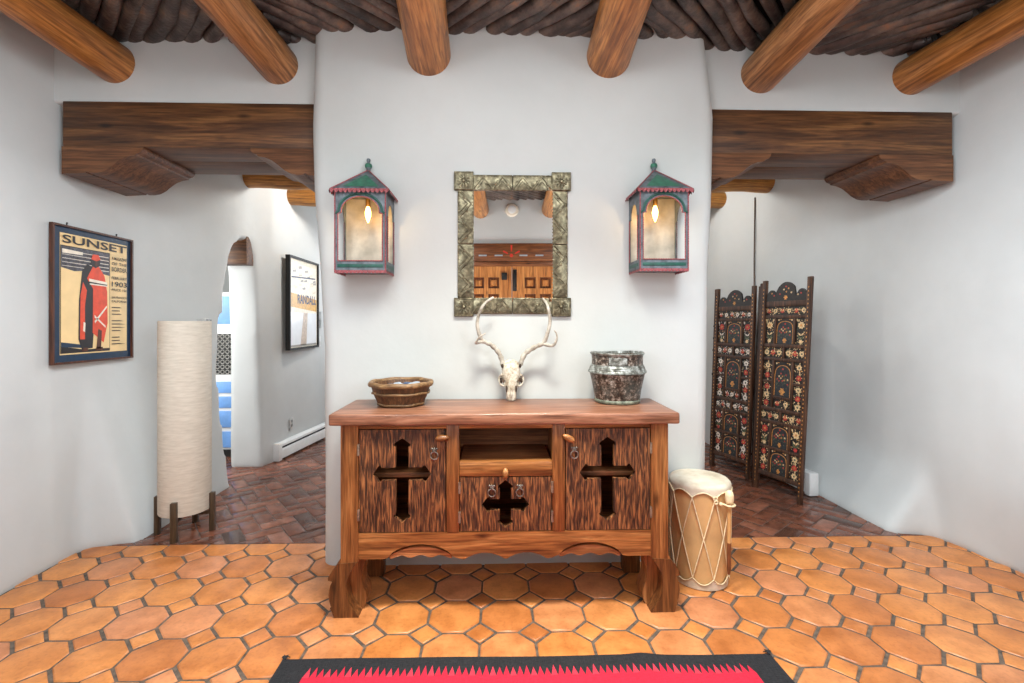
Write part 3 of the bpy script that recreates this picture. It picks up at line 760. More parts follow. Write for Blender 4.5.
# ------------------------------------------------------------------ deer skull
SX, SY, SZ = .088, 2.415, .9025; K = .000843
t = thing('deer_skull', 'bleached deer skull with two antlers leaning upright on the middle wall', 'skull', (SX, SY, SZ))
sec = [(.0, .021, .014, -.022), (.012, .026, .019, -.022), (.03, .027, .024, -.02), (.05, .026, .027, -.017), (.066, .031, .030, -.013), (.082, .041, .034, -.008), (.098, .050, .037, -.004), (.112, .054, .039, 0), (.128, .050, .041, .002), (.145, .047, .042, .004), (.165, .049, .042, .006), (.18, .046, .038, .008), (.195, .034, .03, .011), (.205, .018, .016, .014)]
mb = MB(); n = 36; vs = []; fs = []
for i, (z, w, d, oy) in enumerate(sec):
    for j in range(n):
        a = 2 * pi * j / n; ca, sa = cos(a), sin(a); w_, d_ = w, d
        x = w_ * math.copysign(abs(ca) ** .8, ca); y = d_ * math.copysign(abs(sa) ** .9, sa)
        # eye sockets pressed in at the sides
        for s in (-1, 1):
            q = sqrt(((x - s * .047) / .022) ** 2 + ((z - .098) / .018) ** 2 + ((y + .022) / .03) ** 2)
            if q < 1: x -= s * .016 * (1 - q); y += .014 * (1 - q)
        vs.append((SX + x, SY + oy + y + .0015 * noise.noise(Vector((x * 60, y * 60, z * 60))), SZ + z + .002))
for i in range(len(sec) - 1):
    for j in range(n): fs.append([i * n + j, i * n + (j + 1) % n, (i + 1) * n + (j + 1) % n, (i + 1) * n + j])
fs += [list(range(n))[::-1], [(len(sec) - 1) * n + j for j in range(n)]]
mb.add(vs, fs)
for s in (-1, 1):   # cheek bone and orbit rim, socket and nasal shade as dark blobs, dark pedicle spots
    mb.tube(spline([(SX + s * .036, SY - .03, SZ + .075), (SX + s * .052, SY - .025, SZ + .082), (SX + s * .061, SY - .012, SZ + .1), (SX + s * .06, SY, SZ + .118), (SX + s * .05, SY - .018, SZ + .132)], 4), [.005] * 17, 8)
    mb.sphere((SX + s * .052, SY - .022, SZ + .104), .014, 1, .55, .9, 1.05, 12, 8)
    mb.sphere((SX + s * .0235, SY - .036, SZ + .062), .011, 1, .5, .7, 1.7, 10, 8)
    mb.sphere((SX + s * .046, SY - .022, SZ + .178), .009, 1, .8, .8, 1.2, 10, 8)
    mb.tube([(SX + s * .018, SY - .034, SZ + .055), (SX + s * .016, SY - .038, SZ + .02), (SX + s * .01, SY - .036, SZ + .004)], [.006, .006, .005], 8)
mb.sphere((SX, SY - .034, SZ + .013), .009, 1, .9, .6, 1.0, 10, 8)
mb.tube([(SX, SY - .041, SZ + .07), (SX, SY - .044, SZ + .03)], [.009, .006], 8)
mb.build('skull', ['bone', 'bone_dark'], t, angle=60)
def PT(cx, cy, dy): return (SX + (cx - 262) * K * (1 + dy * .35), SY + dy * .6, SZ + (655 - cy) * K)
mb = MB(); L = spline([PT(212, 440, .0), PT(190, 372, .0), PT(140, 318, -.02), (PT(85, 290, -.05)), PT(60, 240, -.075), PT(51, 180, -.085), PT(68, 112, -.08), PT(104, 60, -.065), PT(152, 27, -.04)], 6)
mb.tube(L, [.0130 - .0075 * (k / (len(L) - 1)) ** 1.2 + (.002 * sin(k * 1.9) if k < 18 else 0) for k in range(len(L))], 12)
T = spline([PT(88, 292, -.05), PT(52, 302, -.085), PT(40, 300, -.105), PT(62, 268, -.125), PT(100, 244, -.13)], 6); mb.tube(T, [.0095 - .0065 * k / (len(T) - 1) for k in range(len(T))], 10)
mb.tube([PT(178, 356, -.005), PT(181, 342, -.016)], [.006, .002], 8); mb.build('antler', 'antler', t, angle=60)
mb = MB(); L = spline([PT(318, 440, .0), PT(346, 376, .0), PT(400, 335, -.02), PT(462, 302, -.05), PT(487, 242, -.075), PT(502, 172, -.085), PT(492, 100, -.08), PT(478, 62, -.065), PT(456, 33, -.045)], 6)
mb.tube(L, [.0130 - .0075 * (k / (len(L) - 1)) ** 1.2 + (.002 * sin(k * 1.7) if k < 18 else 0) for k in range(len(L))], 12)
T = spline([PT(452, 308, -.045), PT(500, 320, -.08), PT(528, 312, -.1), PT(545, 275, -.12), PT(541, 245, -.13), PT(527, 228, -.13)], 6); mb.tube(T, [.0095 - .0065 * k / (len(T) - 1) for k in range(len(T))], 10)
mb.build('antler', 'antler', t, angle=60)

# ------------------------------------------------------------------ mirror
MX, MY = .099, 2.499; Z0, Z1 = 1.334, 2.104; HW = .311
t = thing('wall_mirror', 'tall mirror in a punched tin frame hanging on the middle wall', 'mirror', (MX, MY, Z0))
mb = MB(); mb.box(MX - .215, MX + .215, MY - .012, MY - .007, Z0 + .08, Z1 - .08)
mb.v = [(p[0], p[1] - .0206 * (p[0] - MX), p[2]) for p in mb.v]; mb.build('mirror_glass', 'mirror', t)
mb = MB(); mb.box(MX - .285, MX + .285, MY - .006, MY, Z0 + .02, Z1 - .02); mb.build('back_board', 'tin_dark', t)
def strip(x0, x1, z0, z1, vert):
    mb = MB(); y = MY - .016
    mb.box(x0, x1, y, MY - .006, z0, z1, .003)
    # raised zigzag ridge and rows of punched dots
    n = 2; L = (z1 - z0) if vert else (x1 - x0); wd = (x1 - x0) if vert else (z1 - z0)
    def P(a, b): return (x0 + b * wd, y - .001, z0 + a * L) if vert else (x0 + a * L, y - .001, z0 + b * wd)
    for k in range(n):
        mb.tube([P(k / n + .01, .14), P((k + .5) / n, .86), P((k + 1) / n - .01, .14)], 0.0050, 6)
        mb.tube([P(k / n + .1, .14), P((k + .5) / n, .6), P((k + 1) / n - .1, .14)], .0035, 6)
    m = int(L / .017)
    for k in range(m):
        for bb in (.07, .93): mb.sphere(P((k + .5) / m, bb), .0042, 0, 1, .8, 1, 6, 4)
    for k in range(n * 2): mb.sphere(P((k + .5) / (n * 2), .42 if k % 2 else .55), .008, 0, 1, .5, 1, 8, 6)
    mb.build('frame_strip', 'tin', t, angle=50)
xi0, xi1 = MX - .207, MX + .208; xo0, xo1 = MX - .292, MX + .294; zm = (Z0 + Z1) / 2
for a, b_ in ((xo0, xi0), (xi1, xo1)):
    strip(a, b_, Z0 + .1, zm - .001, True); strip(a, b_, zm + .001, Z1 - .1, True)
for a, b_ in ((Z0 + .014, Z0 + .1), (Z1 - .1, Z1 - .016)):
    strip(MX - .21, MX - .001, a, b_, False); strip(MX + .001, MX + .21, a, b_, False)
for sx in (-1, 1):
    for z in (Z0, Z1 - .1):
        x0 = MX - HW if sx < 0 else MX + HW - .103
        mb = MB(); mb.box(x0, x0 + .103, MY - .022, MY - .004, z, z + .1, .003); cxx, czz = x0 + .0515, z + .05
        for i in range(12):
            a = 2 * pi * i / 12; mb.tube([(cxx + .012 * cos(a), MY - .025, czz + .012 * sin(a)), (cxx + .034 * cos(a), MY - .022, czz + .034 * sin(a))], [.003, .0055], 6)
        mb.sphere((cxx, MY - .023, czz), .011, 0, 1, .6, 1)
        for e in ([(x0 + .006, z + .006), (x0 + .097, z + .006)], [(x0 + .006, z + .094), (x0 + .097, z + .094)], [(x0 + .006, z + .006), (x0 + .006, z + .094)], [(x0 + .097, z + .006), (x0 + .097, z + .094)]):
            mb.tube([(e[0][0], MY - .022, e[0][1]), (e[1][0], MY - .022, e[1][1])], .003, 6)
        mb.build('corner_block', 'tin', t, angle=50)

# ------------------------------------------------------------------ wall lanterns
def lantern(xl, w, zb, label):
    yf, yw = 2.315, 2.497; H = .398; zt = zb + H; cx = xl + w / 2
    t = thing('wall_lantern', label, 'lantern', (cx, yw, zb), 'tin wall lanterns')
    def panel(u0, u1, lo, shx, sp, top, fmap, d0, d1, name, mat):
        """framed face with a shouldered arch opening"""
        a, b_ = u0 + lo, u1 - lo; sa, sb = a + shx, b_ - shx; m = (sa + sb) / 2; rr = (sb - sa) / 2
        hole = [(a, zb + .05), (b_, zb + .05), (b_, zb + sp), (sb, zb + sp + .004)] + [(m + rr * cos(pi * k / 16), zb + sp + .012 + (top - sp - .012) * sin(pi * k / 16)) for k in range(17)] + [(sa, zb + sp + .004), (a, zb + sp)]
        mb = MB(); mb.plate([(u0, zb), (u1, zb), (u1, zt), (u0, zt)], [hole], fmap, d0, d1)
        o = mb.build(name, mat, t, angle=25); return hole, m, rr
    hole, m, rr = panel(xl, xl + w, .019, .016, .282, .366, fy, yf, yf + .004, 'front_panel', 'zinc')
    # pink beading round the opening and the edges
    mb = MB(); loop = [(p[0], yf - .002, p[1]) for p in hole] + [(hole[0][0], yf - .002, hole[0][1])]
    P = []
    for a, b_ in zip(loop, loop[1:]):
        L = (Vector(b_) - Vector(a)).length; q = max(1, int(L / .006))
        P += [Vector(a).lerp(Vector(b_), k / q) for k in range(q)]
    mb.tube(P + [Vector(loop[-1])], [.0036 if k % 2 else .0022 for k in range(len(P) + 1)], 6)
    mb.build('beaded_trim', 'pink', t, angle=50)
    for x in (xl + .004, xl + w - .004):
        mb = MB(); q = 66; mb.tube([(x, yf - .002, zb + H * k / q) for k in range(q + 1)], [.0040 if k % 2 else .0026 for k in range(q + 1)], 6); mb.build('beaded_trim', 'pink', t, angle=50)
    mb = MB(); pts = [(m + (rr + .014) * cos(pi * k / 20), yf - .001, zb + .294 + (.372 + .008 - .294) * sin(pi * k / 20)) for k in range(21)]
    mb.tube([(pts[0][0] + .014, yf - .001, zb + .283)] + pts + [(pts[-1][0] - .014, yf - .001, zb + .283)], .0058, 8)
    mb.build('arch_band', 'green', t, angle=60)
    mb = MB(); mb.box(xl + .016, xl + w - .016, yf - .003, yf, zb + .017, zb + .034, .001); mb.build('base_band', 'green', t)
    for x, nm in ((xl, 0), (xl + w - .003, 1)):
        fx = lambda u, v, d: (d, u, v)
        panel(yf + .004, yw, .026, .014, .27, .345, fx, x, x + .003, 'side_panel', 'zinc')
        xx = x - .0022 if nm == 0 else x + .0052
        for yy in (yf + .024, yw - .02):
            mb = MB(); q = 38; mb.tube([(xx, yy, zb + .05 + .225 * k / q) for k in range(q + 1)], [.0034 if k % 2 else .0022 for k in range(q + 1)], 6)
            mb.build('beaded_trim', 'pink', t, angle=50)
        mb = MB(); xs_ = (x - .002, x) if nm == 0 else (x + .003, x + .005); mb.box(xs_[0], xs_[1], yf + .02, yw - .015, zb + .017, zb + .034); mb.build('base_band', 'green', t)
    mb = MB(); mb.box(xl + .003, xl + w - .003, yw - .004, yw, zb, zt); mb.build('back_panel', 'zinc_in', t)
    mb = MB(); mb.box(xl + .001, xl + w - .001, yf + .004, yw - .004, zb, zb + .004); mb.build('floor_panel', 'zinc', t)
    # half-pyramid roof against the wall with scalloped eave
    e = .016; A = (xl - e, yf - e, zt); B = (xl + w + e, yf - e, zt); Cc = (xl + w + e, yw, zt); D = (xl - e, yw, zt); T1 = (cx, yw - .035, zt + .145); T2 = (cx, yw, zt + .145)
    mb = MB(); mb.add([A, B, Cc, D, T1, T2], [[0, 1, 4], [1, 2, 5, 4], [3, 0, 4, 5], [0, 3, 2, 1], [2, 3, 5]]); mb.build('roof', 'zinc', t, angle=10)
    nf = (Vector(B) - Vector(A)).cross(Vector(T1) - Vector(A)).normalized(); nf = nf if nf.y < 0 else -nf
    cen = (Vector(A) + Vector(B) + Vector(T1)) / 3; mb = MB()
    mb.add([tuple(cen + (Vector(p) - cen) * .62 + nf * .002 + Vector((0, 0, -.0))) for p in (A, B, T1)], [[0, 1, 2]])
    for p, q, r_ in ((B, Cc, T1), (D, A, T1)):
        cn = (Vector(p) + Vector(q) + Vector(r_)) / 3; nn = (Vector(q) - Vector(p)).cross(Vector(r_) - Vector(p)).normalized(); nn = nn if nn.z > 0 else -nn
        mb.add([tuple(cn + (Vector(k_) - cn) * .58 + nn * .002) for k_ in (p, q, r_)], [[0, 1, 2]])
    mb.build('roof_inlay', 'greenroof', t)
    mb = MB()
    for p in (A, B): mb.tube([p, T1], .0036, 6)
    def scal(p, q, n, out, zz, dep):
        p, q = Vector(p), Vector(q); pts = []
        for k in range(n * 6 + 1):
            u = k / (n * 6); pts.append((p.lerp(q, u), -dep * abs(sin(pi * u * n)) ** .7))
        for (a, da), (b_, db) in zip(pts, pts[1:]):
            o = Vector(out)
            mb.add([tuple(a + Vector((0, 0, zz + .004))), tuple(b_ + Vector((0, 0, zz + .004))), tuple(b_ + o + Vector((0, 0, zz - .006 + db))), tuple(a + o + Vector((0, 0, zz - .006 + da)))], [[0, 1, 2, 3]])
    scal(A, B, 13, (0, -.005, 0), 0, .012); scal(B, Cc, 8, (.005, 0, 0), 0, .012); scal(D, A, 8, (-.005, 0, 0), 0, .012)
    mb.build('scalloped_eave', 'pink', t, angle=60)
    mb = MB(); scal((xl, yf - .001, zb), (xl + w, yf - .001, zb), 14, (0, 0, 0), 0, .006); scal((xl + w, yf, zb), (xl + w, yw, zb), 9, (0, 0, 0), 0, .006); scal((xl, yf, zb), (xl, yw, zb), 9, (0, 0, 0), 0, .006)
    mb.build('scalloped_skirt', 'pink', t, angle=60)
    mb = MB(); mb.lathe([(.012, -.006), (.011, .01), (.0165, .016), (.019, .026), (.016, .036), (.008, .041), (.007, .046), (.0095, .05), (.0105, .057), (.0085, .064), (.002, .067)], (cx, yw - .03, zt + .142), 20, 0, True, True)
    for q_, f_ in enumerate(mb.f):
        zz_ = sum(mb.v[i_][2] for i_ in f_) / len(f_) - zt - .142
        mb.mi[q_] = 0 if .014 < zz_ < .038 else 1
    mb.build('finial', ['greenroof', 'zinc'], t, angle=60)
    bx, bz = cx + .014 * (1 if cx < 0 else -1), zb + .378; by = (yf + yw) / 2
    mb = MB(); mb.lathe([(.012, 0), (.012, -.035), (.010, -.04)], (bx, by, bz), 16, 0, True, True); mb.tube([(bx, by, bz), (bx, by, bz + .03)], .005, 8); mb.build('socket', 'brass', t)
    mb = MB(); mb.lathe([(.007, -.04), (.012, -.055), (.0155, -.072), (.0135, -.09), (.008, -.108), (.002, -.122)], (bx, by, bz), 18, 0, True, True); mb.build('bulb', 'bulb', t, angle=60)
    return (bx, by + .0, bz - .08)
LB1 = lantern(-.785, .2545, 1.556, 'tin wall lantern with green roof lit amber, left of the mirror')
LB2 = lantern(.726, .2505, 1.570, 'tin wall lantern with green roof lit amber, right of the mirror')
# ------------------------------------------------------------------ drum and beater
c = (1.05, 2.362, 0)
t = thing('log_drum', 'tall tan log drum laced with rawhide beside the right end of the sideboard', 'drum', c)
H = .515
def dr(z): return lerp_tab([(0, .131), (.08, .137), (.3, .143), (.45, .147), (.515, .146)], z)
mb = MB(); mb.lathe([(.01, .003), (dr(0) - .012, 0)] + [(dr(z) - .003, z) for z in (.004, .05, .1, .2, .3, .4, .5)], c, 64, 0, True, True); mb.build('shell', 'drum', t, angle=60)
NSC = 9
def sc(r, z, a, i): return r, z
def skin(top):
    mb = MB(); n = 96; rows = []
    if top:
        prof = [(.004, H + .002), (.07, H + .001), (.12, H), (.138, H - .003), (.1465, H - .012)]
    else:
        prof = [(.118, -.0005 + .002), (.134, .004)]
    for r, z in prof: rows.append([(r, z)] * n)
    for k in range(1, 5):
        row = []
        for j in range(n):
            a = 2 * pi * j / n; s_ = abs(sin(NSC / 2 * a + .5)) if True else 0
            if top: z = H - .012 - (.022 + .030 * (1 - s_ ** .8)) * k / 4
            else: z = .004 + (.028 + .032 * (1 - s_ ** .8)) * k / 4
            row.append((dr(z) + .0025, z))
        rows.append(row)
    vs = [(c[0] + r * cos(2 * pi * j / n), c[1] + r * sin(2 * pi * j / n), c[2] + z) for row in rows for j, (r, z) in enumerate(row)]
    fs = [[i * n + j, i * n + (j + 1) % n, (i + 1) * n + (j + 1) % n, (i + 1) * n + j] for i in range(len(rows) - 1) for j in range(n)]
    mb.add(vs, fs); 
    if top: mb.f.append(list(range(n))[::-1]); mb.mi.append(0)
    mb.build('drumhead', 'hide', t, angle=70)
    pts = [(c[0] + (r + .002) * cos(2 * pi * j / n), c[1] + (r + .002) * sin(2 * pi * j / n), z) for j, (r, z) in enumerate(rows[-1])]
    mb = MB(); mb.tube(pts + [pts[0]], .0028, 6, 0, False); mb.build('edge_lace', 'lace', t, angle=70)
skin(True); skin(False)
mb = MB(); pts = []
zt_, zb_ = H - .062, .058
def lac(a, z): r = dr(z) + .0045; return (c[0] + r * cos(a), c[1] + r * sin(a), z)
# valley (lowest skin points) at sin(4a+.5)=0
VA = [(k * pi - .5) / (NSC / 2) for k in range(NSC)]
for k in range(NSC):
    for kk in (-1, 1):
        a0, a1 = VA[k], VA[k] + kk * 2 * pi / NSC * 1.0
        mb.tube([lac(a0 + (a1 - a0) * u / 10, zt_ + (zb_ - zt_) * u / 10) for u in range(11)], .003, 6)
    mb.sphere(lac(VA[k], zt_ + .002), .006, 0, 1, 1, 1, 8, 6)
ak = min(VA, key=lambda a: abs(((a + pi * 2) % (2 * pi)) - 1.5 * pi - .05)); q = lac(ak, zt_ + .004)
mb.ring((q[0], q[1] - .004, q[2]), .009, .0035, 'y', 0, 14, 6); mb.ring((q[0] + .002, q[1] - .006, q[2] - .016), .008, .0035, 'y', 0, 14, 6)
mb.build('lacing', 'lace', t, angle=70)
aR = radians(-64); q = Vector(lac(aR, .43)); nx = Vector((cos(aR), sin(aR), 0)); tx = Vector((-sin(aR), cos(aR), 0))
mb = MB(); lp = [q - tx * .03, q - tx * .02 + nx * .012, q + nx * .034 - tx * .022, q + nx * .047, q + nx * .034 + tx * .022, q + tx * .02 + nx * .012, q + tx * .03]
mb.tube(spline(lp, 5), .005, 8); mb.sphere(tuple(q - tx * .03), .010, 0, 1, 1, 1, 8, 6); mb.build('beater_loop', 'lace', t, angle=70)
bq = q + nx * .0235
t = thing('drum_beater', 'wooden drum beater with a pale padded head hanging in the loop of the log drum', 'drum beater', (bq.x, bq.y, .05))
d0 = Vector((-.012, -.004, -1)).normalized()
head = bq + Vector((0, 0, .018))
mb = MB(); L = .33; mb.tube([tuple(head + d0 * L * k / 12) for k in range(13)], [.0085] * 8 + [.008] * 5, 10); mb.build('stick', 'stick', t, angle=60)
mb = MB(); mb.tube([tuple(head + d0 * (.2 + .15 * k / 6)) for k in range(7)], [.0098] * 6 + [.006], 10); mb.build('grip', 'stick_dark', t, angle=60)
mb = MB(); mb.lathe([(.008, -.034), (.016, -.03), (.0195, -.012), (.0195, .01), (.015, .026), (.004, .033)], tuple(head + Vector((0, 0, .018))), 18, 0, True, True); mb.build('padded_head', 'lace', t, angle=60)

# ------------------------------------------------------------------ floor lamp
c = (-1.922, 2.962, 0)
t = thing('floor_lamp', 'cylindrical cream linen floor lamp on dark wooden legs by the left wall', 'floor lamp', c)
mb = MB(); R = .140; mb.lathe([(R - .002, .14), (R, .145), (R, 1.305), (R - .002, 1.312), (R - .006, 1.31), (R - .006, .145), (R - .002, .14)], c, 64)
mb.build('lamp_shade', 'linen', t, angle=60)
mb = MB(); mb.lathe([(.001, 1.295), (R - .006, 1.295), (R - .006, 1.299), (.001, 1.299)], c, 48); mb.build('top_diffuser', 'offwhite', t)
ca = atan2(-.15, .03)
for k in range(4):
    a = ca + k * pi / 2; x, y = c[0] + .151 * cos(a), c[1] + .151 * sin(a)
    def xf(p, a=a, x=x, y=y): return (x + p.x * cos(a) - p.y * sin(a), y + p.x * sin(a) + p.y * cos(a), p.z)
    mb = MB(); mb.box(-.0145, .0145, -.016, .016, 0, .235, .002, 0, 2, xf); mb.build('leg', 'lampleg', t)
for k in range(2):
    a = ca + k * pi / 2
    def xf(p, a=a): return (c[0] + p.x * cos(a) - p.y * sin(a), c[1] + p.x * sin(a) + p.y * cos(a), p.z)
    mb = MB(); mb.box(-.142, .142, -.009, .009, .105 - .001 * k, .123 - .001 * k, .001, 0, 2, xf); mb.build('crossbar', 'lampleg', t)

# ------------------------------------------------------------------ folding screen
t = thing('folding_screen', 'tall carved black folding screen painted with red and cream flowers by the right wall', 'folding screen', (2.14, 3.7, 0))
def rosette(mb, fm, u, v, r, d, mi, pet=7, dep=.28):
    mb.flatpoly([(u + r * (1 - dep * (k % 2)) * cos(2 * pi * k / (2 * pet) + .3), v + r * (1 - dep * (k % 2)) * sin(2 * pi * k / (2 * pet) + .3)) for k in range(2 * pet)], fm, d, mi)
def leaf(mb, fm, u, v, L, w, a, d, mi):
    ca, sa = cos(a), sin(a); mb.flatpoly([(u + x * ca - y * sa, v + x * sa + y * ca) for x, y in ((0, 0), (L * .4, w), (L, 0), (L * .4, -w))], fm, d, mi)
SM = ['s_base', 's_red', 's_cream', 's_through', 's_gold', 's_green', 's_navy']
def painted(fm, u0, u1, v0, v1, style, parent, pale):
    mb = MB(); mb.flatpoly([(u0, v0), (u1, v0), (u1, v1), (u0, v1)], fm, .006, 0 if style != 'arch' else 6)
    w, hh = u1 - u0, v1 - v0; wm = 3 if pale else 2  # pale leaf: whiter specks paint in light shining through the piercing
    def scatter(n):
        for k in range(n):
            leaf(mb, fm, random.uniform(u0 + .006, u1 - .006), random.uniform(v0 + .006, v1 - .006), random.uniform(.008, .016), random.uniform(.003, .005), random.uniform(0, 6.3), .0035, random.choice((wm, wm, 2, 5, 4)))
    if style == 'arch':
        m = (u0 + u1) / 2
        a = [(u0 + .006, v0 + .005)] + [(u0 + .006, v0 + hh * .62)] + [(m - (w / 2 - .008) * cos(pi * k / 10) , v0 + hh * .62 + hh * .26 * sin(pi * k / 10) ** .8) for k in range(11)] + [(u1 - .006, v0 + hh * .62), (u1 - .006, v0 + .005)]
        mb.flatpoly([(u0, v0), (u1, v0), (u1, v1), (u0, v1)], fm, .005, 0)
        mb.flatpoly(a, fm, .004, 6)
        pr = [fm(p[0], p[1], .003) for p in a]; mb.tube(pr, .0028, 5, 4)
        zb = v0 + hh * .13; b_ = min(w * .2, hh * .1)
        mb.flatpoly([(m - b_ * .7, zb - b_ * .8), (m + b_ * .7, zb - b_ * .8), (m + b_ * .25, zb - b_ * .5), (m + b_, zb + b_ * .2), (m + b_ * .35, zb + b_ * .8), (m + b_ * .6, zb + b_ * 1.1), (m - b_ * .6, zb + b_ * 1.1), (m - b_ * .35, zb + b_ * .8), (m - b_, zb + b_ * .2), (m - b_ * .25, zb - b_ * .5)], fm, .0028, 4)
        nst = 3 if w > .07 else 2
        for k in range(-nst, nst + 1):
            for q in range(2 if hh > .15 else 1):
                uu = m + k * w * .10; vv = zb + hh * (.22 + .13 * q + .05 * ((k * 7 + q * 3) % 3) + .10 * (1 - abs(k) / (nst + .5)))
                leaf(mb, fm, uu, vv - .015, .018, .004, pi / 2 - k * .25, .003, 5)
                rosette(mb, fm, uu, vv, .0075, .0026, (1, 4, 5, 1, 2)[(k + q) % 5], 5); leaf(mb, fm, uu, vv - .03, .014, .004, .4 + k, .0029, 5)
        rosette(mb, fm, m, v0 + hh * .78, .009, .0026, 1, 6)
        for s in (-1, 1): rosette(mb, fm, m + s * w * .38, v1 - hh * .07, .008, .003, 2, 5); leaf(mb, fm, m + s * w * .2, v1 - hh * .05, .02, .004, pi if s < 0 else 0, .003, 4)
    elif style == 'tall':
        scatter(34); m = (u0 + u1) / 2
        rosette(mb, fm, m, v1 - hh * .27, min(w * .36, .03), .003, random.choice((1, 1, 2)), 8); rosette(mb, fm, m, v1 - hh * .27, .011, .002, 4, 6)
        for s in (-1, 1):
            leaf(mb, fm, m, v0 + hh * .18, .045, .009, pi / 2 + s * .6, .003, 5); leaf(mb, fm, m, v0 + hh * .34, .035, .007, pi / 2 + s * .8, .003, wm)
        rosette(mb, fm, m, v0 + hh * .12, .018, .003, random.choice((1, 2)), 6)
        for s in (-1, 1): leaf(mb, fm, m + s * w * .45, v1 - .004, .03, .008, -pi / 2 - s * .5, .003, wm)
    else:
        n = max(1, round(max(w, hh) / .062)); k0 = random.randrange(2)
        scatter(18 * n)
        for k in range(n):
            q = (k + .5) / n; u, v = (u0 + w * q, (v0 + v1) / 2) if w > hh else ((u0 + u1) / 2, v0 + hh * q)
            r = min(w, hh) * .29; rosette(mb, fm, u, v, r, .003, 1 if (k + k0) % 2 else wm, 7); rosette(mb, fm, u, v, r * .36, .002, 4 if (k + k0) % 2 else 5, 6)
            if w > hh:
                for s in (-1, 1): leaf(mb, fm, u + s * r * .9, v, .02, .006, pi / 2 + s * .7, .0028, wm)
            else:
                for s in (-1, 1): leaf(mb, fm, u, v + s * r * .95, .022, .006, s * 1.1, .0028, wm)
    mb.build('painted_panel', SM, parent, angle=30)
def screen_panel(P0, P1, lean, scale=1.0, pale=False, detail=True):
    """one leaf from its left foot P0 to its right foot P1 as seen from the room"""
    a = Vector((P0[0], P0[1], 0)); b = Vector((P1[0], P1[1], 0)); W_ = (b - a).length; e = (b - a).normalized()
    nrm = Vector((e.y, -e.x, 0))            # towards the viewer
    lv = Vector((lean[0], lean[1], 0))
    def fm(u, v, d): p = a + e * u + lv * v + nrm * (-d) + Vector((0, 0, v)); return (p.x, p.y, p.z)
    k = scale; Z = lambda z: z * k
    def bx(mb, u0, u1, v0, v1, d0=-.010, d1=.012, bev=.003): mb.box(u0, u1, d0, d1, v0, v1, bev, 0, 2, lambda p: fm(p.x, p.z, p.y))
    mb = MB(); bx(mb, 0, W_, Z(.13), Z(1.468), .008, .013, 0)
    for v0, v1 in ((.118, .15), (.330, .350), (.527, .55), (.624, .65), (1.01, 1.033), (1.114, 1.139), (1.337, 1.36), (1.426, 1.468)): bx(mb, .02, W_ - .02, Z(v0), Z(v1), -.006, .010)
    ul = (.03, .03 + .085 * W_ / .41); ur = (W_ - ul[1], W_ - .03); cm = (ul[1] + .018, ur[0] - .018); md = W_ / 2
    for v0, v1 in ((.15, .33), (.35, .527), (.65, 1.01), (1.139, 1.337)):
        for x in (ul[1] + .009, ur[0] - .009): bx(mb, x - .009, x + .009, Z(v0), Z(v1), -.005, .010)
    for v0, v1 in ((.55, .624), (1.033, 1.114)): bx(mb, md - .01, md + .01, Z(v0), Z(v1), -.005, .010)
    bx(mb, ul[0], ul[1], Z(.838), Z(.856), -.005, .010); bx(mb, ur[0], ur[1], Z(.838), Z(.856), -.005, .010); bx(mb, cm[0], cm[1], Z(.722), Z(.74), -.005, .010)
    fr = mb.build('screen_panel', 's_wood', t)
    for x in (.0, W_ - .032):
        mb = MB(); bx(mb, x, x + .032, 0, Z(1.635), -.014, .016, .004)
        for i in range(51 if detail else 0): mb.flatpoly([(x + .016 + .005 * cos(a_ * pi / 2), Z(.06 + i * .03) + .008 * sin(a_ * pi / 2)) for a_ in range(4)], fm, -.0146, 1)
        mb.build('post', ['s_wood', 's_gold'], fr)
    # scalloped crest
    cr = []; u0, u1 = .034, W_ - .034; base = 1.462
    cr = [(u0, Z(base)), (u1, Z(base)), (u1, Z(1.50))]
    for (ca_, cb, top, lowv) in ((u1, u1 - (u1 - u0) * .26, 1.555, 1.50), (u1 - (u1 - u0) * .26, u0 + (u1 - u0) * .26, 1.612, 1.545), (u0 + (u1 - u0) * .26, u0, 1.555, 1.50)):
        for i in range(1, 11):
            q = i / 10; cr.append((ca_ + (cb - ca_) * q, Z(lowv + (top - lowv) * sin(pi * q) ** .7)))
    mb = MB(); mb.plate(cr, [], fm, -.004, .012, 0)
    if detail:
        m = W_ / 2; mb.flatpoly([(m + a_, Z(b_)) for a_, b_ in ((-.014, 1.478), (.014, 1.478), (.005, 1.484), (.019, 1.493), (.008, 1.503), (.012, 1.508), (-.012, 1.508), (-.008, 1.503), (-.019, 1.493), (-.005, 1.484))], fm, -.0055, 4)
        for q, (du, dv) in enumerate(((0, .09), (-.018, .062), (.022, .07), (-.05, .02), (.046, .03), (.004, .04), (-.10, .008), (.10, .008), (-.12, .03), (.125, .02))): rosette(mb, fm, m + du * W_ / .41, Z(1.505 + dv * .8), .008, -.0055, (1, 2, 4)[q % 3], 5)
    mb.build('crest', ['s_base'] + SM[1:], fr, angle=30)
    if not detail: return fm
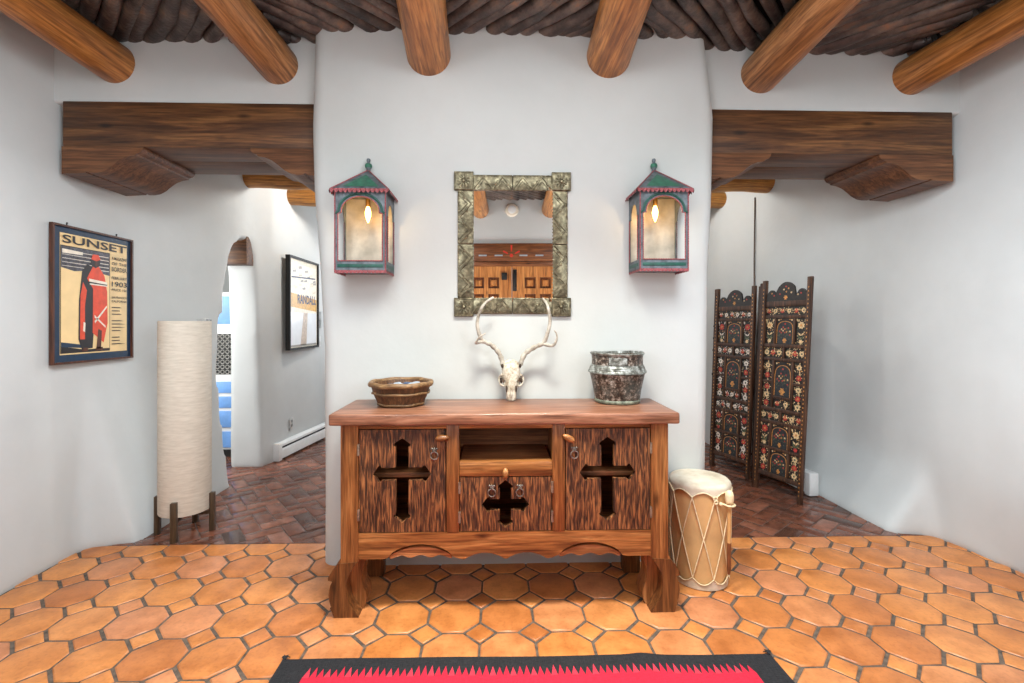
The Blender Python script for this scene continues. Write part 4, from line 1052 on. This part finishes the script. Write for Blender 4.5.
    A_ = [(ul[0], ur[1], 1.36, 1.426, 'band'), (ul[0], ul[1], 1.139, 1.337, 'tall'), (cm[0], cm[1], 1.139, 1.337, 'arch'), (ur[0], ur[1], 1.139, 1.337, 'tall'),
          (ul[0], md - .01, 1.033, 1.114, 'band'), (md + .01, ur[1], 1.033, 1.114, 'band'),
          (cm[0], cm[1], .74, 1.01, 'arch'), (cm[0], cm[1], .65, .722, 'band'), (ul[0], ul[1], .856, 1.01, 'band'), (ul[0], ul[1], .65, .838, 'band'), (ur[0], ur[1], .856, 1.01, 'band'), (ur[0], ur[1], .65, .838, 'band'),
          (ul[0], md - .01, .55, .624, 'band'), (md + .01, ur[1], .55, .624, 'band'),
          (ul[0], ul[1], .35, .527, 'tall'), (cm[0], cm[1], .35, .527, 'arch'), (ur[0], ur[1], .35, .527, 'tall'),
          (ul[0], ul[1], .15, .33, 'band'), (cm[0], cm[1], .15, .33, 'arch'), (ur[0], ur[1], .15, .33, 'band')]
    for u0, u1, v0, v1, st in A_: painted(fm, u0, u1, Z(v0), Z(v1), st, fr, pale)
    return fm
screen_panel((2.072, 3.669), (2.196, 3.276), (.05, .0), 1.0)
screen_panel((2.086, 3.69), (2.262, 4.02), (.043, .0), .99, False, False)
fmC = screen_panel((1.986, 4.231), (2.112, 3.812), (.036, .0), .985, True)
screen_panel((1.998, 4.25), (2.17, 4.56), (.034, .0), .985, False, False)
mb = MB()
for v in (1.27, 1.16, 1.05, .83): mb.sphere(fmC(-.012, v, 0), .012, 0, 1, 1, 1.3, 8, 6)
mb.build('edge_tassels', 's_base', t)

# ------------------------------------------------------------------ framed posters
def frame_box(mb, fm, w, h_, b, d0, d1, mi=0):
    mb.plate([(0, 0), (w, 0), (w, h_), (0, h_)], [[(b, b), (w - b, b), (w - b, h_ - b), (b, h_ - b)]], fm, d0, d1, mi)
PX, PY, PZ = -2.372, 2.556, 1.074
t = thing('framed_poster', 'framed magazine poster with a red robed figure on the left wall', 'poster', (PX, PY + .28, PZ))
fm = lambda u, v, d: (PX + d, PY + u, PZ + v)
w, h_ = .558, .766
mb = MB(); frame_box(mb, fm, w, h_, .011, 0, .02); mb.build('frame', 'p_frame', t)
mb = MB(); mb.flatpoly([(.01, .01), (w - .01, .01), (w - .01, h_ - .01), (.01, h_ - .01)], fm, .008, 0)
mb.flatpoly([(.052, .05), (.516, .05), (.516, .722), (.052, .722)], fm, .009, 1)
pu = lambda a: .058 + a * .322; pv = lambda b: .062 + b * .588          # picture panel
R_ = lambda P, d, mi: mb.flatpoly([(pu(a), pv(b)) for a, b in P], fm, d, mi)
R_([(-.012, -.008), (1.012, -.008), (1.012, 1.008), (-.012, 1.008)], .0095, 2)
R_([(0, 0), (1, 0), (1, 1), (0, 1)], .010, 3)
R_([(0, .80), (.25, .775), (.6, .80), (1, .77), (1, 1), (0, 1)], .0105, 4)
for k in range(9): R_([(random.uniform(0, .7), .83 + .017 * k)] and [(.02, .815 + .018 * k), (.98, .81 + .018 * k), (.98, .816 + .018 * k), (.02, .819 + .018 * k)], .0108, 2 if k % 2 else 7)
R_([(.02, .935), (.42, .94), (.42, .968), (.02, .975)], .0112, 7)
R_([(0, .06), (.45, .02), (1, .02), (1, 0), (0, 0)], .0105, 2); R_([(0, .055), (.5, .03), (.5, .06), (0, .10)], .0108, 0)
# plain draped figure: dark cloak, red wrap, banded stripe, hood
R_([(.40, .02), (.62, .03), (.66, .3), (.64, .62), (.62, .84), (.50, .86), (.40, .78), (.34, .5), (.33, .12)], .0115, 2)
R_([(.36, .12), (.46, .12), (.46, .45), (.50, .60), (.42, .68), (.37, .55)], .0118, 5)
R_([(.62, .18), (.86, .08), (.95, .28), (.94, .6), (.88, .76), (.74, .86), (.62, .84), (.50, .72), (.63, .62)], .0119, 5)
R_([(.54, .72), (.93, .70), (.95, .655), (.56, .66)], .0122, 7); R_([(.54, .69), (.94, .675), (.94, .665), (.55, .675)], .0124, 2)
R_([(.57, .86), (.60, .95), (.70, .965), (.78, .94), (.78, .86), (.68, .83)], .0122, 2); R_([(.59, .915), (.62, .965), (.74, .968), (.79, .925), (.70, .90)], .0124, 5)
R_([(.66, .86), (.67, .905), (.74, .905), (.75, .865), (.70, .845)], .0124, 6)
R_([(.66, .30), (.93, .46), (.935, .44), (.67, .275)], .0122, 7); R_([(.66, .36), (.90, .25), (.90, .23), (.66, .335)], .0122, 7)
R_([(.42, .2), (.46, .19), (.47, .28), (.43, .29)], .0122, 7); R_([(.70, .02), (.80, .02), (.82, .2), (.74, .22)], .0121, 6); R_([(.40, .0), (.52, .0), (.52, .035), (.42, .035)], .0121, 6); R_([(.68, .0), (.84, .0), (.84, .035), (.70, .035)], .0121, 6)
text_into(mb, 'SUNSET', .064, .51, .668, .714, fm, .0125, 2, .02)
tx = [('A MAGAZINE', .617, .637), ('OF THE', .585, .603), ('BORDER', .546, .573), ('FEBRUARY', .496, .514), ('1903', .452, .483), ('PRICE 10c', .425, .440), ('SAN FRANCISCO', .378, .392), ('CALIFORNIA', .354, .368)]
for b_, v0, v1 in tx: text_into(mb, b_, .394, .512, v0, v1, fm, .0125, 2, .012)
for k in range(12):
    if k in (3, 8): continue
    v = .32 - k * .0205; mb.flatpoly([(.394, v), (.394 + random.uniform(.06, .117), v), (.394 + .06, v + .005), (.394, v + .005)], fm, .0125, 2)
mb.build('print', ['p_navy', 'p_cream', 'p_ink', 'p_sand', 'p_sky', 'p_red', 'p_frame', 'p_white'], t)
mb = MB()
for u in (.10, .44): mb.tube([fm(u, h_ - .004, .004), fm(u, h_ + .014, .004)], .003, 6); mb.sphere(fm(u, h_ + .014, .005), .005, 0, 1, 1, 1, 6, 4)
mb.build('hanger', 'black', t)
# second poster in the hall
QX, QY, QZ, w, h_ = -1.985, 4.545, 1.035, .745, .925
t = thing('framed_poster', 'black framed print with blue lettering on the hall wall beyond the arched doorway', 'poster', (QX, QY + w / 2, QZ))
fm = lambda u, v, d: (QX + d, QY + u, QZ + v)
mb = MB(); frame_box(mb, fm, w, h_, .02, -.02, .025); mb.build('frame', 'black', t)
mb = MB(); q = lambda P, d, mi: mb.flatpoly([(a * w, b * h_) for a, b in P], fm, d, mi)
q([(.02, .02), (.98, .02), (.98, .98), (.02, .98)], .008, 0)
q([(.07, .40), (.95, .40), (.95, .93), (.07, .93)], .0085, 1)
for k in range(26):
    a, b_ = random.uniform(.1, .85), random.uniform(.62, .9); q([(a, b_), (a + .1, b_ + .01), (a + .09, b_ + .035), (a - .01, b_ + .02)], .009 + k * 1e-5, 2 if k % 2 else 0)
q([(.09, .77), (.9, .80), (.9, .815), (.09, .785)], .0095, 4)
q([(.07, .46), (.95, .42), (.95, .56), (.07, .61)], .0095, 3)
q([(.05, .04), (.95, .04), (.95, .40), (.05, .40)], .009, 5)  # pale lower part: a reflection on the glass, painted into the print
q([(.38, .04), (.58, .04), (.62, .40), (.48, .40)], .0095, 6); q([(.07, .03), (.95, .03), (.95, .05), (.07, .05)], .0095, 2)  # tan streak belongs to the painted reflection; grey bar below
text_into(mb, 'RANDALL', .28 * w, .92 * w, .50 * h_, .60 * h_, fm, .011, 4, .03)
text_into(mb, 'BYRON', .10 * w, .26 * w, .525 * h_, .56 * h_, fm, .011, 4, .01) if False else None
mb.build('print', ['r_cream', 'p_white', 'r_grey', 'r_gold', 'r_blue', 'r_refl_pale', 'r_refl_tan'], t)

# ------------------------------------------------------------------ wall fittings
def heater(pts, hgt, dep, label, sgn):
    (x0, y0), (x1, y1) = pts; e = Vector((x1 - x0, y1 - y0, 0)).normalized(); nrm = Vector((e.y * sgn, -e.x * sgn, 0)); L = (Vector((x1, y1, 0)) - Vector((x0, y0, 0))).length
    def fm(u, d, z): p = Vector((x0, y0, 0)) + e * u + nrm * d; return (p.x, p.y, z)
    t = thing('baseboard_heater', label, 'heater', (x0, y0, 0))
    pr = [(0, .02), (dep, .02), (dep, hgt * .55), (dep * .94, hgt * .62), (dep * .7, hgt * .66), (dep * .7, hgt * .78), (dep * .95, hgt * .8), (dep * .9, hgt * .92), (dep * .5, hgt), (0, hgt)]
    mb = MB(); n = len(pr); mb.add([fm(.05, d, z) for d, z in pr] + [fm(L, d, z) for d, z in pr], [[i, (i + 1) % n, n + (i + 1) % n, n + i] for i in range(n)] + [list(range(n))[::-1], [n + i for i in range(n)]]); mb.build('housing', 'white', t, angle=20)
    mb = MB(); mb.box(0, .055, 0, dep + .004, .005, hgt + .004, .004, 0, 2, lambda p: fm(p.x, p.y, p.z)); mb.build('end_cap', 'white', t)
    mb = MB(); mb.box(.055, L, dep * .69, dep * .72, hgt * .665, hgt * .77, 0, 0, 2, lambda p: fm(p.x, p.y, p.z)); mb.build('vent_slot', 'black', t)
heater([(-2.068, 4.42), (-1.935, 5.45)], .165, .06, 'white baseboard heater along the left hall wall below the framed print', 1)
heater([(2.43, 3.43), (2.31, 4.80)], .17, .07, 'white baseboard heater on the right hall wall behind the folding screen', -1)
def plate_x(x, y, z, w, h_, label, name, cat, sgn, dark=False):
    t = thing(name, label, cat, (x, y, z))
    mb = MB(); mb.box(min(x, x + sgn * .007), max(x, x + sgn * .007), y - w / 2, y + w / 2, z - h_ / 2, z + h_ / 2, .002); mb.build('cover_plate', 'steel' if dark else 'switch', t)
    mb = MB(); xx = x + sgn * .007
    if cat == 'outlet':
        for dz in (-.022, .022): mb.box(min(xx, xx + sgn * .003), max(xx, xx + sgn * .003), y - .014, y + .014, z + dz - .012, z + dz + .012, .002)
        mb.build('sockets', 'steel', t)
    else:
        mb.box(min(xx, xx + sgn * .008), max(xx, xx + sgn * .008), y - .008, y + .008, z - .018, z + .018, .002); mb.build('toggle', 'steel' if dark else 'white', t)
plate_x(2.665, 2.225, .325, .072, .115, 'grey outlet cover low on the right wall at the right edge of the photo', 'wall_outlet', 'outlet', -1)
plate_x(-2.025, 4.72, .30, .07, .115, 'small white outlet above the left hall heater', 'wall_outlet', 'outlet', 1)
plate_x(-1.99, 5.37, 1.335, .10, .19, 'grey thermostat on the hall wall beside the framed print', 'thermostat', 'thermostat', 1, True)
plate_x(-1.99, 5.37, 1.09, .07, .115, 'white light switch below the thermostat on the hall wall', 'light_switch', 'switch', 1)
t = thing('wall_latch', 'small grey metal latch on the wall edge at the top right of the linen lamp', 'latch', (-2.2, 3.63, 1.24))
mb = MB(); mb.box(-2.25, -2.192, 3.60, 3.655, 1.235, 1.335, .003); mb.build('plate', 'switch', t)
mb = MB(); mb.tube([(-2.188, 3.62, 1.325), (-2.18, 3.66, 1.325), (-2.18, 3.66, 1.28), (-2.186, 3.62, 1.275), (-2.18, 3.655, 1.262), (-2.18, 3.655, 1.24)], .005, 8); mb.build('hook', 'steel', t)
mb = MB(); mb.tube([(2.432, 4.29, 2.47), (2.428, 4.295, 1.9), (2.425, 4.29, 1.4), (2.422, 4.285, .5), (2.422, 4.28, .2)], .006, 8)
tag(mb.build('wall_cable', 's_wood', None, (2.43, 4.29, .2)), 'thin dark cable running down the right hall wall behind the folding screen', 'cable')
# blue and white unit seen through the arched doorway
t = thing('blue_cabinet', 'blue and white unit glimpsed through the arched doorway in the left wall', 'cabinet', (-2.85, 4.75, 0))
cx0, cx1, cy0 = -3.15, -2.47, 4.62
mb = MB(); mb.box(cx0, cx1, cy0, cy0 + .4, .0, 1.60, .004); mb.build('carcass', 'white', t)
for z0, z1 in ((.09, .245), (.285, .445), (.475, .585), (.62, .73)):
    mb = MB(); mb.box(cx0 + .02, cx1 - .02, cy0 - .012, cy0 + .01, z0, z1, .004); d = mb.build('drawer', 'blue', t)
    mb = MB(); mb.sphere((-2.81, cy0 - .022, (z0 + z1) / 2), .016); mb.build('knob', 'steel', d)
mb = MB(); mb.box(cx0 + .02, cx1 - .02, cy0 - .01, cy0 + .01, 1.29, 1.56, .003)
mb.build('upper_panel', 'blue', t)
mb = MB(); mb.box(cx0 + .02, cx1 - .02, cy0 - .006, cy0 + .005, .80, 1.195, 0, 1)
for i in range(14):
    for j in range(8):
        mb.ring((cx0 + .045 + i * .047, cy0 - .012, .825 + j * .049), .018, .0045, 'y', 0, 10, 5)
mb.build('patterned_grille', ['grille', 'black'], t)
mb = MB(); mb.box(cx0 - .0, cx1 + .0, cy0 - .006, cy0 + .01, 0, .07, 0); mb.build('plinth', 'black', t)
mb = MB(); mb.box(-2.40, -2.15, 4.12, 4.24, 1.81, 2.06, .006); tag(mb.build('doorway_lintel', 'lintel', None, (-2.3, 4.2, 1.8)), 'short dark timber block at the top of the arched doorway', 'lintel')

# ------------------------------------------------------------------ rug
mb = MB(); t = thing('woven_rug', 'black wool rug with red zigzag field lying in front of the sideboard', 'rug', (.13, 1.1, 0))
x0, x1, y0, y1 = -.812, 1.082, .35, 1.812
nx_, ny_ = 120, 60; vs = []; fs = []
def rz(x, y): return .0055 + .002 * noise.noise(Vector((x * 3, y * 3, 1)))
def wy(x): return .006 * noise.noise(Vector((x * 3.1, 2, 0))) - .012 * (x - .135) + (.010 * math.exp(-((x - .58) / .05) ** 2))
for i in range(nx_ + 1):
    for j in range(ny_ + 1):
        x = x0 + (x1 - x0) * i / nx_; y = y0 + (y1 - y0) * j / ny_; y2 = y + wy(x) * (j / ny_); x2 = x + .006 * noise.noise(Vector((y * 3, 8, 0)))
        vs.append((x2, y2, rz(x, y)))
for i in range(nx_):
    for j in range(ny_): fs.append([i * (ny_ + 1) + j, (i + 1) * (ny_ + 1) + j, (i + 1) * (ny_ + 1) + j + 1, i * (ny_ + 1) + j + 1])
mb.add(vs, fs, 0)
bd = [(i * (ny_ + 1) + ny_) for i in range(nx_ + 1)] ; 
loop = [i * (ny_ + 1) for i in range(nx_ + 1)] + [nx_ * (ny_ + 1) + j for j in range(1, ny_ + 1)] + [i * (ny_ + 1) + ny_ for i in range(nx_ - 1, -1, -1)] + [j for j in range(ny_ - 1, 0, -1)]
mb.add([vs[k] for k in loop] + [(vs[k][0], vs[k][1], -.002) for k in loop], [[i, (i + 1) % len(loop), len(loop) + (i + 1) % len(loop), len(loop) + i] for i in range(len(loop))], 0)
mb.build('border', 'r_black', t, angle=70)
# red field with toothed edge
mb = MB(); nt = 66; xa, xb = -.70, .97; yb0 = 1.712
top = []
tw = (xb - xa) / nt
for k in range(nt):
    xx = xa + k * tw; jv = random.uniform(-.008, .008)
    top += [(xx, yb0 + wy(xx)), (xx + tw / 2, yb0 + .047 + jv + wy(xx))]
top.append((xb, yb0 + wy(xb)))
def lay(P, dz, mi):
    mb.add([(p[0], p[1], rz(p[0], p[1]) + dz) for p in P], [list(range(len(P)))], mi)
for k in range(nt):
    a, p, b_ = top[2 * k], top[2 * k + 1], top[2 * k + 2]
    lay([a, b_, p], .0016, 1 if k % 3 == 0 else 0)
    nn = 40
    for j in range(nn):
        ya, yc = yb0 - (yb0 - .42) * j / nn, yb0 - (yb0 - .42) * (j + 1) / nn
        f0 = wy(a[0]) * ya / 1.8; f1 = wy(b_[0]) * ya / 1.8; g0 = wy(a[0]) * yc / 1.8; g1 = wy(b_[0]) * yc / 1.8
        lay([(a[0], yc + g0), (b_[0], yc + g1), (b_[0], ya + f1), (a[0], ya + f0)], .0016, 0)
mb.build('red_field', ['r_red', 'r_pink'], t, angle=70)
for xx in (x0 + .006, x1 - .006):
    mb = MB()
    for k in range(5):
        a = pi / 2 + (k - 2) * .35; y = y1 + wy(xx) - .004
        mb.tube([(xx, y, .005), (xx + .012 * cos(a), y + .012 * sin(a), .012), (xx + .024 * cos(a), y + .022 * sin(a), .004 + .006 * (k % 2))], [.0035, .003, .0015], 6)
    mb.build('tassel', 'r_black', t, angle=70)

# ------------------------------------------------------------------ camera
cam = bpy.data.cameras.new('camera'); co = bpy.data.objects.new('camera', cam); COL.objects.link(co)
cam.sensor_width = 36; cam.lens = 467 / 1024 * 36; cam.clip_start = .05
cam.shift_x = 5 / 1024; cam.shift_y = -18.5 / 1024
co.location = (0, 0, 1.3); co.rotation_euler = (pi / 2, 0, -.0277); S.camera = co

# ------------------------------------------------------------------ light
def area(name, loc, target, sx, sy, power, col=(1, 1, 1)):
    l = bpy.data.lights.new(name, 'AREA'); l.shape = 'RECTANGLE'; l.size = sx; l.size_y = sy; l.energy = power; l.color = col
    o = bpy.data.objects.new(name, l); COL.objects.link(o); o.location = loc
    o.rotation_euler = (Vector(target) - Vector(loc)).to_track_quat('-Z', 'Y').to_euler(); return o
def point(name, loc, r, power, col=(1, 1, 1)):
    l = bpy.data.lights.new(name, 'POINT'); l.shadow_soft_size = r; l.energy = power; l.color = col
    o = bpy.data.objects.new(name, l); COL.objects.link(o); o.location = loc; return o
CW = (.89, .98, 1.04)
l = area('ceiling_light', (.12, 1.45, 2.62), (.12, 1.62, 0), .45, .25, 27, (1, .98, .86)); l.data.spread = radians(92)
l = area('fill_left', (-1.5, -.75, 1.9), (2.7, 2.0, 1.1), 1.2, 1.1, 16, CW); l.data.spread = radians(85)
l = area('fill_right', (1.7, -.75, 1.9), (-2.4, 2.0, 1.1), 1.2, 1.1, 14, CW); l.data.spread = radians(85)
area('ceiling_wide', (.1, 1.3, 2.6), (.1, 2.0, .6), 1.8, .35, 18, (.92, .99, 1))
area('upward_fill', (.1, -.35, 1.2), (.1, .2, 3), 2.6, .5, 36, (.95, 1, 1))
l = area('side_fill_left', (-.75, .9, 2.5), (-2.5, 2.2, .3), .7, .5, 21, CW); l.data.spread = radians(105)  # added fill to brighten the left wall and floor, no fixture there
l = area('side_fill_right', (.95, .9, 2.5), (2.75, 2.2, .3), .7, .5, 28, CW); l.data.spread = radians(105)  # matching added fill for the right wall and floor
point('back_fill_left', (-.95, -.05, 2.3), .12, 17, CW)  # added point light for the door wall and beams, no lamp there
point('back_fill_right', (1.15, -.05, 2.3), .12, 17, CW)  # its added counterpart on the right, likewise no real lamp
point('hall_light_left', (-1.15, 4.43, 2.6), .06, 44, (1, .985, .95))
point('hall_light_right', (1.35, 4.43, 2.6), .06, 32, (1, .985, .95))
area('hall_window_left', (-1.0, 6.1, 1.5), (-1.6, 3, .6), .8, 1.8, 36, (.86, .93, 1))
area('side_room_window', (-3.3, 3.3, 1.6), (-2.8, 4.6, 1.0), .6, 1.2, 42, (1, .99, .97))
for p in (LB1, LB2): point('lantern_bulb', (p[0], p[1] - .03, p[2]), .012, 1.0, (1, .62, .22))
W_ = bpy.data.worlds.new('world'); S.world = W_; W_.use_nodes = True
W_.node_tree.nodes['Background'].inputs[0].default_value = (.9, .95, 1, 1); W_.node_tree.nodes['Background'].inputs[1].default_value = .3
S.view_settings.view_transform = 'Standard'; S.view_settings.look = 'None'; S.view_settings.exposure = 0; S.view_settings.gamma = 1
